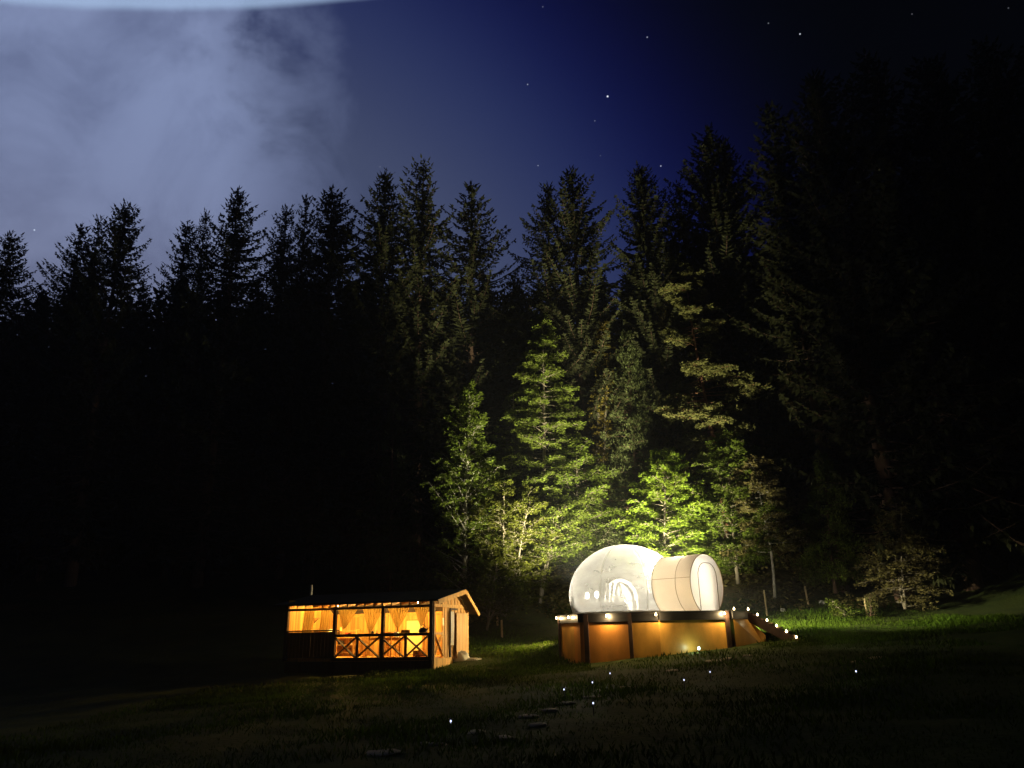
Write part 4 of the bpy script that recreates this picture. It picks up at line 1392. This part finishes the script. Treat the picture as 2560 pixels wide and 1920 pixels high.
for sgn, o_ in ((0, -.015), (1, .915)):
    m = MB(); m.bar(rs * o_ + Vector((0, 0, rise - .16)) - rd * .1, rs * o_ + Vector((0, 0, -.10)) + rd * rl, .04, .30); m.build('stringer', MATS['deck_post'], stair)
# landing between deck and stair
m = MB(); p0 = Vector((land_a.x, land_a.y, 0)) - Vector((so.x, so.y, 0))
m.add([p0 + Vector((.12, .0, rise - .06)), Vector((0, 0, rise - .06)) - rs * .02, rs * .9 + Vector((0, 0, rise - .06)), p0 + Vector((.12, 1.2, rise - .06)),
       p0 + Vector((.12, .0, rise - .02)), Vector((0, 0, rise - .02)) - rs * .02, rs * .9 + Vector((0, 0, rise - .02)), p0 + Vector((.12, 1.2, rise - .02))],
      [(3, 2, 1, 0), (4, 5, 6, 7), (0, 1, 5, 4), (1, 2, 6, 5), (2, 3, 7, 6), (3, 0, 4, 7)])
m.build('landing', MATS['deck_board'], stair)
m = MB(); m.bar(p0 + Vector((.10, -.03, rise - .14)), -rs * .04 + Vector((0, 0, rise - .16)), .04, .26); m.build('landing_rim', MATS['deck_paint'], stair)
m = MB(); q0 = p0 + Vector((.14, .02, 0)); q1 = rd * .55 + rs * .02
zq = tz(so.x, so.y) - so.z - .25
m.add([q0 + Vector((0, 0, zq)), q1 + Vector((0, 0, zq)), q1 + Vector((0, 0, rise - .86)), Vector((0, 0, rise - .30)) , q0 + Vector((0, 0, rise - .28)),
       q0 + Vector((0, .03, zq)), q1 + Vector((0, .03, zq)), q1 + Vector((0, .03, rise - .86)), Vector((0, .03, rise - .30)), q0 + Vector((0, .03, rise - .28))],
      [(0, 1, 2, 3, 4), (9, 8, 7, 6, 5), (0, 5, 6, 1), (1, 6, 7, 2), (2, 7, 8, 3), (3, 8, 9, 4), (4, 9, 5, 0)])
m.build('side_panel', MATS['deck_panel'], stair)

# ------------------------------------------------------------------ bubble tent
BC = at(1566, 1488, 31.5)
B_TOP = at(1566, 1362, 31.5).z
BRX = (at(1566 + 143, 1488, 31.5) - BC).length
BRZ = B_TOP - BC.z
if BC.z - BRZ > Z_DECK: BC.z = Z_DECK + BRZ * .8
tent = thing('bubble_tent', 'large clear glowing bubble tent with a beige entrance tunnel on the deck', 'tent', (BC.x, BC.y, Z_DECK))
CZ = BC.z - Z_DECK
m = MB(); nu, nv = 72, 40
ph0 = math.asin(max(-1, min(1, -CZ / BRZ)))
prof = []
for j in range(nv + 1):
    ph = ph0 + (math.pi / 2 - ph0) * j / nv
    prof.append((max(.002, BRX * math.cos(ph)), CZ + BRZ * math.sin(ph)))
m.lathe(prof, nu)
AX = Vector((.70, -.714, 0)).normalized(); AS = Vector((-AX.y, AX.x, 0))
TR = 1.09; TCZ = .95; T0 = 2.04; T1 = 3.74
# leave the film open where the tunnel starts
v = m.v; f2 = []
for f in m.f:
    c = sum((Vector(v[i]) for i in f), Vector()) / len(f)
    if c.dot(AX) > 0 and abs(c.dot(AS)) ** 2 + (c.z - TCZ) ** 2 < (TR * .93) ** 2 and c.dot(AX) > 1.2: continue
    f2.append(f)
m.f = f2
film = m.build('film', MATS['tent_film'], tent, True)
# welded seams of the film
for az in range(0, 360, 45):
    a = math.radians(az + 12); pts = [(r * 1.002 * math.cos(a), r * 1.002 * math.sin(a), z) for r, z in prof]
    mm = MB(); mm.tube(pts, .008, 4); mm.build('weld_seam', MATS['white_cloth'], film)
# air ring and floor
m = MB(); r0 = prof[0][0]
m.tube([((r0 + .02) * math.cos(t), (r0 + .02) * math.sin(t), .05) for t in [2 * math.pi * k / 48 for k in range(49)]], .055, 8, False); m.build('base_ring', MATS['white_cloth'], tent, True)
m = MB(); m.lathe([(.001, .03), (r0 - .04, .03), (r0 - .04, .008), (.001, .008)], 48); m.build('groundsheet', MATS['mattress_white'], tent)


def ring_pts(t, r, a0, a1, k=40):
    return [AX * t + AS * (r * math.cos(a)) + Vector((0, 0, TCZ + r * math.sin(a))) for a in [a0 + (a1 - a0) * i / k for i in range(k + 1)]]


alow = math.asin(-(TCZ - .02) / TR) if TCZ < TR else -1.5
A0, A1 = alow, math.pi - alow
def tunnel_shell(t0, t1, r, name, mat, sections=8):
    m = MB(); rows = []
    for j in range(sections + 1):
        t = t0 + (t1 - t0) * j / sections
        bulge = 1 + .012 * math.sin(math.pi * ((t - T0) / (T1 - T0) * 1.65 % 1.0))
        rows.append(ring_pts(t, r * bulge, A0, A1))
    k = len(rows[0])
    m.add([p for rr in rows for p in rr], [(j * k + i, j * k + i + 1, (j + 1) * k + i + 1, (j + 1) * k + i) for j in range(sections) for i in range(k - 1)])
    return m.build(name, MATS[mat], tent, True)


tunnel = tunnel_shell(T0, T1, TR, 'tunnel', 'tent_beige', 16)
for t, rr in ((T0 + .02, .014), (T0 + (T1 - T0) * .62, .010), (T1, .014)):
    m = MB(); m.tube(ring_pts(t, TR * 1.012, A0, A1), rr, 5); m.build('ring_seam', MATS['seam'], tunnel)
m = MB(); aa = math.pi * .0 - math.radians(-180 + 12)
m.tube([AX * t + AS * (TR * 1.014 * math.cos(aa)) + Vector((0, 0, TCZ + TR * 1.014 * math.sin(aa))) for t in [T0 + (T1 - T0) * i / 10 for i in range(11)]], .008, 5); m.build('length_seam', MATS['seam'], tunnel)
# white end wall with its door flap
def end_wall(t, name, mat, r):
    m = MB(); pts = ring_pts(t, r, A0, A1)
    c = AX * (t + .03) + Vector((0, 0, TCZ * .8))
    m.add([c] + pts, [(0, i + 1, i + 2) for i in range(len(pts) - 1)] + [(0, len(pts), 1)])
    return m.build(name, MATS[mat], tent, True)


ew = end_wall(T1 - .01, 'end_wall', 'tent_white', TR * .985)
def door_outline(t, hw, z0, z1, rad):
    pts = [(-hw, z0), (-hw, z1 - rad)] + [(-hw + rad - rad * math.cos(a), z1 - rad + rad * math.sin(a)) for a in [math.pi / 2 * k / 6 for k in range(1, 7)]]
    pts += [(hw - rad + rad * math.sin(a), z1 - rad + rad * math.cos(a)) for a in [math.pi / 2 * k / 6 for k in range(0, 7)]] + [(hw, z0)]
    return [AX * t + AS * x + Vector((0, 0, z)) for x, z in pts]


dpts = door_outline(T1 + .035, .62, .05, 1.72, .5)
m = MB(); m.tube(dpts, .012, 5); m.build('zip', MATS['seam'], ew)
# doormat lip inside the mouth: pale violet groundsheet corner
# inner arched doorway at the back of the bubble, with curtains
def back_arch():
    yb = BRX * .86
    pts = []
    hw, z1 = .66, 1.42
    for k in range(25):
        a = math.pi * k / 24
        pts.append((-hw * math.cos(a) if True else 0, yb, .62 + (z1 - .62) * math.sin(a)))
    pts = [(-hw, yb, .03)] + pts + [(hw, yb, .03)]
    m = MB(); m.tube([Vector(p) for p in pts], .085, 8); arch = m.build('inner_arch', MATS['white_cloth'], tent, True)
    m = MB(); inner = [(x * .93, yb + .05, .03 + (z - .03) * .95) for x, _, z in pts]
    m.add([(0, yb + .05, .6)] + inner, [(0, i + 1, i + 2) for i in range(len(inner) - 1)] + [(0, len(inner), 1)]); m.build('inner_door', MATS['grey_fabric'], tent, True)
    # two tied back drapes
    for sgn, top, lab in ((-1, -.02, 0), (1, .02, 1)):
        m = MB(); nx, nz = 16, 10; vv = []
        for j in range(nz + 1):
            t = j / nz; z = 1.32 - t * 1.2
            for i in range(nx + 1):
                s = i / nx
                if sgn < 0: x = -.58 + (-.0 + .58) * s - .22 * s * math.sin(t * 2.2)
                else: x = -.02 + (.02 + .40 * t) * s
                vv.append((x, yb - .10 - .05 * s + .035 * math.sin(s * 17 + t), z * (1 if s > .02 else 1)))
        m.add(vv, [(j * (nx + 1) + i, j * (nx + 1) + i + 1, (j + 1) * (nx + 1) + i + 1, (j + 1) * (nx + 1) + i) for j in range(nz) for i in range(nx)])
        m.build('drape', MATS['white_cloth'], arch, True)


back_arch()


def in_tent(name, label, cat, x, y, z=.032, rz=0):
    return thing(name, label, cat, (BC.x + x, BC.y + y, Z_DECK + z), rz)


def tent_px(px, y):
    q = at(px, 1510, BC.y + y); return q.x - BC.x


# bed, table, armchair and lamps in the tent
o = in_tent('bed', 'low double bed with white covers inside the bubble', 'bed', tent_px(1500, .2), .2, rz=.1)
m = MB(); m.box((-.95, -.7, 0), (.95, .7, .28)); bevel(m.build('bed_base', MATS['grey_fabric'], o), .02, 2)
m = MB(); m.box((-.93, -.68, .285), (.93, .68, .46)); bevel(m.build('mattress', MATS['mattress_white'], o), .06, 3)
for y in (-.33, .33):
    m = MB(); m.box((-.86, y - .26, .47), (-.48, y + .26, .60)); bevel(m.build('pillow', MATS['mattress_white'], o), .06, 3)
o = in_tent('round_table', 'small round table under the arched inner door of the bubble', 'table', tent_px(1590, -.7), -.7)
m = MB(); m.lathe([(.0, .44), (.30, .44), (.31, .455), (.30, .47), (.0, .47)], 24); m.build('table_top', MATS['white_paint'], o, True)
m = MB(); m.tube([(0, 0, .02), (0, 0, .44)], .03, 8); m.build('leg', MATS['grey_fabric'], o)
m = MB(); m.lathe([(.0, .0), (.2, .0), (.2, .02), (.0, .025)], 20); m.build('foot', MATS['grey_fabric'], o)
o = in_tent('armchair', 'grey armchair at the right side inside the bubble', 'armchair', tent_px(1632, -.5), -.5, rz=.5)
m = MB(); m.box((-.32, -.3, .1), (.32, .32, .40)); bevel(m.build('seat', MATS['grey_fabric'], o), .05, 3)
m = MB(); m.box((-.32, .22, .405), (.32, .36, .80)); bevel(m.build('backrest', MATS['grey_fabric'], o), .05, 3)
for s in (-1, 1):
    m = MB(); m.box((s * .38 - .055, -.3, .1), (s * .38 + .055, .36, .55)); bevel(m.build('armrest', MATS['grey_fabric'], o), .04, 3)
    for y in (-.24, .28):
        m = MB(); m.tube([(s * .28, y, 0), (s * .28, y, .1)], .02, 6); m.build('leg', MATS['dark_iron'], o)


def table_lamp(label, x, y, h, watts, r=.09):
    o = in_tent('table_lamp', label, 'lamp', x, y)
    m = MB(); m.lathe([(.0, 0), (.10, 0), (.10, .02), (.015, .03), (.015, h), (.0, h)], 14); m.build('lamp_stand', MATS['white_paint'], o, True)
    m = MB(); m.lathe([(.012, h - .06), (r, h + .02), (r * 1.05, h + .10), (r * .7, h + .19), (.0, h + .21)], 16); m.build('lamp_globe', MATS['lamp_white'], o, True)
    point_light('lamp_light', (0, 0, h + .08), watts, (1.0, .90, .70), r + .03, o)


table_lamp('smaller white globe lamp at the left inside the bubble', tent_px(1468, -.2), -.9 + .5, .62, 12, .075)
table_lamp('taller white globe lamp beside the bed inside the bubble', tent_px(1493, -.2), -.2, .66, 16, .085)
# ceiling-height floor lamp near the tunnel, the brightest light of the tent
o = in_tent('floor_lamp', 'bright floor lamp beside the tunnel opening inside the bubble', 'lamp', 1.55, .75)
m = MB(); m.lathe([(.0, 0), (.16, 0), (.16, .025), (.02, .035), (.018, 1.35), (.0, 1.35)], 16); m.build('lamp_stand', MATS['white_paint'], o, True)
m = MB(); m.lathe([(.05, 1.36), (.15, 1.42), (.17, 1.52), (.13, 1.62), (.0, 1.66)], 18); m.build('lamp_globe', MATS['floor_lamp'], o, True)
# small lamp in the tunnel
q = AX * 2.8
o = thing('tunnel_lamp', 'small round ceiling lamp inside the entrance tunnel', 'lamp', (BC.x + q.x, BC.y + q.y, Z_DECK))
m = MB(); m.lathe([(.0, 1.72), (.10, 1.73), (.12, 1.80), (.08, 1.86), (.0, 1.87)], 16); m.build('lamp_globe', MATS['tunnel_lamp'], o, True)
m = MB(); m.tube([(0, 0, 1.86), (0, 0, 1.94)], .012, 6); m.build('cord', MATS['white_paint'], o)

# ------------------------------------------------------------------ string lights on the rim and the stair
def rim_point(px, out=.13, z=Z_DECK - .08):
    best = None
    for i in range(3):
        a, b = DPOLY[i], DPOLY[i + 1]
        d = (b - a).normalized(); nrm = Vector((d.y, -d.x, 0))
        if nrm.dot(a - dcen) < 0: nrm = -nrm
        for k in range(201):
            p = a + (b - a) * (k / 200) + nrm * out
            e = abs(project(p, z)[0] - px)
            if best is None or e < best[0]: best = (e, Vector((p.x, p.y, z)))
    return best[1]


bulbs = [rim_point(x, .14 if x != 1640 else .24) for x in (1391, 1421, 1516, 1640, 1811)]
for t in (-.28, .03, .22, .41, .60, .79, .98):
    p = so + rd * (rl * t) + Vector((0, 0, rise * (1 - max(0, t)) + .10)) - rs * .06
    bulbs.append(p)
string = thing('light_string', 'string of small warm bulbs along the deck rim and down the stair', 'string lights', (bulbs[0].x, bulbs[0].y, bulbs[0].z))
b0 = bulbs[0].copy()
m = MB()
path = []
for a, b in zip(bulbs[:-1], bulbs[1:]):
    for k in range(8):
        t = k / 8; q = a + (b - a) * t; q = q + Vector((0, 0, .055 - .05 * math.sin(math.pi * t) * min(1, (b - a).length / 2)))
        path.append(q - b0)
path.append(bulbs[-1] + Vector((0, 0, .055)) - b0)
m.tube(path, .008, 5); m.build('cord', MATS['dark_iron'], string)
m = MB(); m.lathe([(.0, .05), (.014, .045), (.018, .02), (.034, .0), (.036, -.02), (.024, -.045), (.0, -.052)], 10); BULB = m.mesh('bulb', MATS['bulb_warm'], True)
for k, p in enumerate(bulbs):
    link('bulb', BULB, string, p - b0)
    w = (20.0, 20.0, 78.0, 80.0, 66.0)[k] if k < 5 else 11.0
    point_light('bulb_light', p - b0 - Vector((0, .05, .02)) * (1 if k < 5 else 0), w, (1.0, .72, .34), .035, string)

# ------------------------------------------------------------------ floodlights, added out of view to light trees, lawn and hut
def fill_floodlight(label, loc_, target, watts, col, spot_deg, blend, pole=.45, radius=.12):
    d = (Vector(target) - Vector(loc_)).normalized()
    o = thing('fill_floodlight', label, 'fill_floodlight', loc_)
    m = MB(); m.tube([(0, 0, -pole), (0, 0, -.02)], .018, 6); m.build('stake', MATS['steel_dark'], o)
    m = MB(); m.tube([(-.13, 0, .0), (-.13, 0, -.10), (.13, 0, -.10), (.13, 0, .0)], .010, 5); m.build('bracket', MATS['steel_dark'], o)
    rot = d.to_track_quat('Y', 'Z').to_euler()
    m = MB(); m.box((-.115, -.06, -.085), (.115, .02, .085)); h = bevel(m.build('housing', MATS['steel_dark'], o), .01); h.rotation_euler = rot
    m = MB(); m.box((-.10, .021, -.07), (.10, .026, .07)); l = m.build('lens', MATS['flood_face'], h)
    ld = bpy.data.lights.new('flood_light', 'SPOT'); ld.energy = watts; ld.color = col; ld.spot_size = math.radians(spot_deg); ld.spot_blend = blend; ld.shadow_soft_size = radius
    lo = bpy.data.objects.new('flood_light', ld); COL.objects.link(lo); lo.parent = o
    lo.location = d * .06; lo.rotation_euler = (-d).to_track_quat('Z', 'Y').to_euler()
    return o


FLOOD_COL = (1.0, .93, .62)
fz = Z_DECK + .95
fill_floodlight('floodlight added out of view on a short pole behind the left of the bubble, aimed up at the trees', (dcen.x - 1.9, 34.0, fz), (dcen.x - 5.0, 39.2, fz + 6.9), 25000, FLOOD_COL, 84, 1.0, .97)
fill_floodlight('floodlight added out of view on a short pole behind the middle of the bubble, aimed up at the trees', (dcen.x - .4, 34.9, fz), (dcen.x - .9, 40, fz + 7.4), 13000, FLOOD_COL, 88, 1.0, .97)
fill_floodlight('floodlight added out of view on a short pole behind the tunnel, aimed up at the pine', (dcen.x + 1.9, 34.3, fz), (dcen.x + 2.4, 40, fz + 4.8), 23000, FLOOD_COL, 98, 1.0, .97)
fill_floodlight('floodlight added out of view on a short pole behind the tunnel, turned over the right lawn', (dcen.x + 2.3, 33.7, fz), (dcen.x + 6.4, 34.3, fz - 1.9), 14000, FLOOD_COL, 80, 1.0, .97)
fx, fy = dcen.x - 2.9, 33.9; z_ = tz(fx, fy) + .5
fill_floodlight('floodlight added out of view on a stake at the left rear of the deck, aimed at the hut', (fx, fy, z_), (fx - 5, fy - 2.0, z_ - .25), 2100, (1.0, .70, .28), 80, .8, .6)

# solar spotlight in the grass before the deck panel
p = at(1748, 1631, 27.75); p.z = tz(p.x, p.y)
o = thing('garden_spotlight', 'small greenish white spotlight in the grass before the orange deck panel', 'spotlight', p)
m = MB(); m.tube([(0, 0, -.1), (0, 0, .12)], .012, 6); m.build('stake', MATS['steel_dark'], o)
m = MB(); m.lathe([(.0, .10), (.035, .11), (.045, .15), (.04, .20), (.0, .205)], 12); m.build('lamp_head', MATS['solar_green'], o, True)
point_light('spot_light', (-.10, .12, .17), 5, (.70, 1.0, .74), .03, o)

# ------------------------------------------------------------------ solar path lights
solar = [(1127, 1803, 14.5, 'nearest small solar light, alone at the lower left of the stone path'), (1410, 1724, 20.0, 'solar light left of a close pair before the deck'),
         (1481, 1706, 21.5, 'middle solar light of the slanting row of three before the deck'), (1525, 1683, 23.5, 'farthest solar light of the slanting row before the deck'),
         (1483, 1758, 17.0, 'solar light right beside the stepping stones, lowest on the right side'), (1710, 1700, 20.8, 'dim solar light right of the stepping stones'),
         (1775, 1680, 22.5, 'solar light below the right end of the orange deck panels'), (2140, 1678, 21.0, 'solar light alone in the dark grass on the far right')]
mst = MB(); mst.tube([(0, 0, -.12), (0, 0, .20)], .010, 6); STK = mst.mesh('stake', MATS['steel_dark'])
mh = MB(); mh.lathe([(.0, .215), (.013, .215), (.016, .235), (.013, .255), (.0, .255)], 12); HD = mh.mesh('lamp_head', MATS['solar_white'], True)
mc = MB(); mc.lathe([(.0, .295), (.05, .28), (.052, .272), (.0, .271)], 12); CPM = mc.mesh('cap', MATS['steel_dark'], True)
for px, py, Y, lab in solar:
    d = ray(px, py); best = None
    for k in range(400):                       # where the view ray meets the terrain
        yy = 8 + k * .06; q = EYE + d * (yy / d.y); e = abs(q.z - .235 - tz(q.x, q.y))
        if best is None or e < best[0]: best = (e, q)
    q = best[1]
    o = thing('solar_light', lab, 'garden light', (q.x, q.y, tz(q.x, q.y)), group='solar lights along the stone path')
    link('stake', STK, o); link('lamp_head', HD, o); link('cap', CPM, o)
    point_light('solar_glow', (0, 0, .22), .6, (.7, .8, 1.0), .02, o)

# ------------------------------------------------------------------ stepping stones
def ground_hit(px, py):
    d = ray(px, py); lo = None
    prev = None
    for k in range(800):
        yy = 5 + k * .06; q = EYE + d * (yy / d.y); e = q.z - tz(q.x, q.y)
        if e < 0: return q
        prev = q
    return prev


stones = [(960, 1885, .75, 'broad flat stone nearest the camera at the lower left end of the stone path'), (1085, 1862, .6, 'flat stone beside the broadest one at the near end of the path'),
          (1190, 1832, .55, 'long pale stone of the path below the lone left solar light'), (1260, 1848, .5, 'dim stone just right of the long pale path stone'),
          (1345, 1815, .45, 'small pale stone in the lower bend of the path'), (1320, 1793, .55, 'flat stone above the small pale one in the lower bend'),
          (1375, 1777, .5, 'stone left below the solar light that stands by the path'), (1410, 1760, .6, 'long stone left of the solar light that stands by the path'),
          (1480, 1745, .5, 'stone just above the solar light that stands by the path'), (1505, 1728, .55, 'pale patchy stone between the row of three solar lights and the dim one'),
          (1570, 1720, .45, 'small stone right of the pale patchy one'), (1680, 1678, .45, 'reddish stone on the path below the deck'),
          (1785, 1655, .6, 'long ochre stone below the spotlight by the deck'), (1822, 1648, .55, 'ochre stone right under the dark deck corner post'),
          (1870, 1640, .45, 'last ochre stone of the path before the stair'), (2150, 1655, .5, 'left of two lone ochre stones on the dark right slope'), (2195, 1646, .6, 'right of two lone ochre stones on the dark right slope')]
for k, (px, py, sz, lab) in enumerate(stones):
    q = ground_hit(px, py)
    rr = random.Random(100 + k); nn = 11
    w = sz * (.8 + .1 * q.y / 20)
    ring = [(w * (1 + rr.uniform(-.22, .22)) * .5 * math.cos(6.283 * i / nn), w * .8 * (1 + rr.uniform(-.22, .22)) * .5 * math.sin(6.283 * i / nn)) for i in range(nn)]
    m = MB(); v = []
    for s_, z in ((1, -.10), (1.0, .028), (.93, .045), (.5, .05)):
        v += [(x * s_, y * s_, z + (rr.uniform(-.006, .006) if z > .04 else 0)) for x, y in ring]
    v.append((0, 0, .052))
    f = [(j * nn + i, j * nn + (i + 1) % nn, (j + 1) * nn + (i + 1) % nn, (j + 1) * nn + i) for j in range(3) for i in range(nn)]
    f += [(3 * nn + i, 3 * nn + (i + 1) % nn, 4 * nn) for i in range(nn)]
    m.add(v, f)
    o = m.build('stepping_stone', MATS['stone'], None, True)
    o.location = (q.x, q.y, tz(q.x, q.y) - .015)
    # lie with the slope
    ex = (tz(q.x + .2, q.y) - tz(q.x - .2, q.y)) / .4; ey = (tz(q.x, q.y + .2) - tz(q.x, q.y - .2)) / .4
    o.rotation_euler = Vector((-ex, -ey, 1)).to_track_quat('Z', 'Y').to_euler()
    tag(o, lab, 'stone', 'stepping stones')

# ------------------------------------------------------------------ fence posts and small things on the lawn
for px, py0, py1, Y, w, lab in ((1243, 1540, 1566, 38.5, .10, 'farther of two grey fence posts right of the hut'), (1254, 1551, 1596, 36.5, .10, 'nearer taller fence post right of the hut'),
                                (1910, 1476, 1529, 38.0, .09, 'pale fence stake in front of the earth bank, right of the tunnel'), (2012, 1466, 1513, 39.5, .10, 'tilted pale fence stake below the young larch'),
                                (2161, 1497, 1530, 37.0, .08, 'short pale stake beside the sapling at the far end of the lawn')):
    t = at(px, py0, Y); z0 = tz(t.x, t.y) - .15
    b = Vector((t.x + (.06 if px == 2012 else .015), t.y, z0))
    m = MB(); m.tube([b, b + (t - b) * .5, t, t + Vector((0, 0, .02))], [w / 2 * 1.05, w / 2, w / 2 * .95, w / 5], 7)
    o = m.build('fence_post', MATS['fence_wood'])
    tag(o, lab, 'fence post', 'fence posts below the wood')
for px, py, r, lab in ((1958, 1529, .13, 'small white stone on the lawn between the two fence stakes'), (2056, 1510, .16, 'pale stone left of the round bush')):
    q = ground_hit(px, py); m = MB(); rr = random.Random(px)
    m.lathe([(.001, -.05), (r, -.02), (r * 1.1, r * .4), (r * .7, r * .9), (.001, r * 1.05)], 9)
    m.v = [(x * (1 + rr.uniform(-.15, .15)), y * (1 + rr.uniform(-.15, .15)), z) for x, y, z in m.v]
    o = m.build('field_stone', MATS['white_stone'], None, True); o.location = (q.x, q.y, tz(q.x, q.y)); tag(o, lab, 'stone')


def haze():
    m = bpy.data.materials.new('haze'); m.use_nodes = True
    nt = m.node_tree
    for n in list(nt.nodes):
        if n.type != 'OUTPUT_MATERIAL': nt.nodes.remove(n)
    out = [n for n in nt.nodes if n.type == 'OUTPUT_MATERIAL'][0]
    v = nt.nodes.new('ShaderNodeVolumePrincipled')
    v.inputs['Color'].default_value = (.9, .93, 1.0, 1); v.inputs['Density'].default_value = 0.0007
    v.inputs['Anisotropy'].default_value = 0.3
    nt.links.new(v.outputs[0], out.inputs['Volume'])
    b = MB(); b.box((-450, -330, -14), (450, 550, 66)); o = b.build('haze', m)
    tag(o, 'thin night mist in the air', 'mist', kind='stuff')

haze()
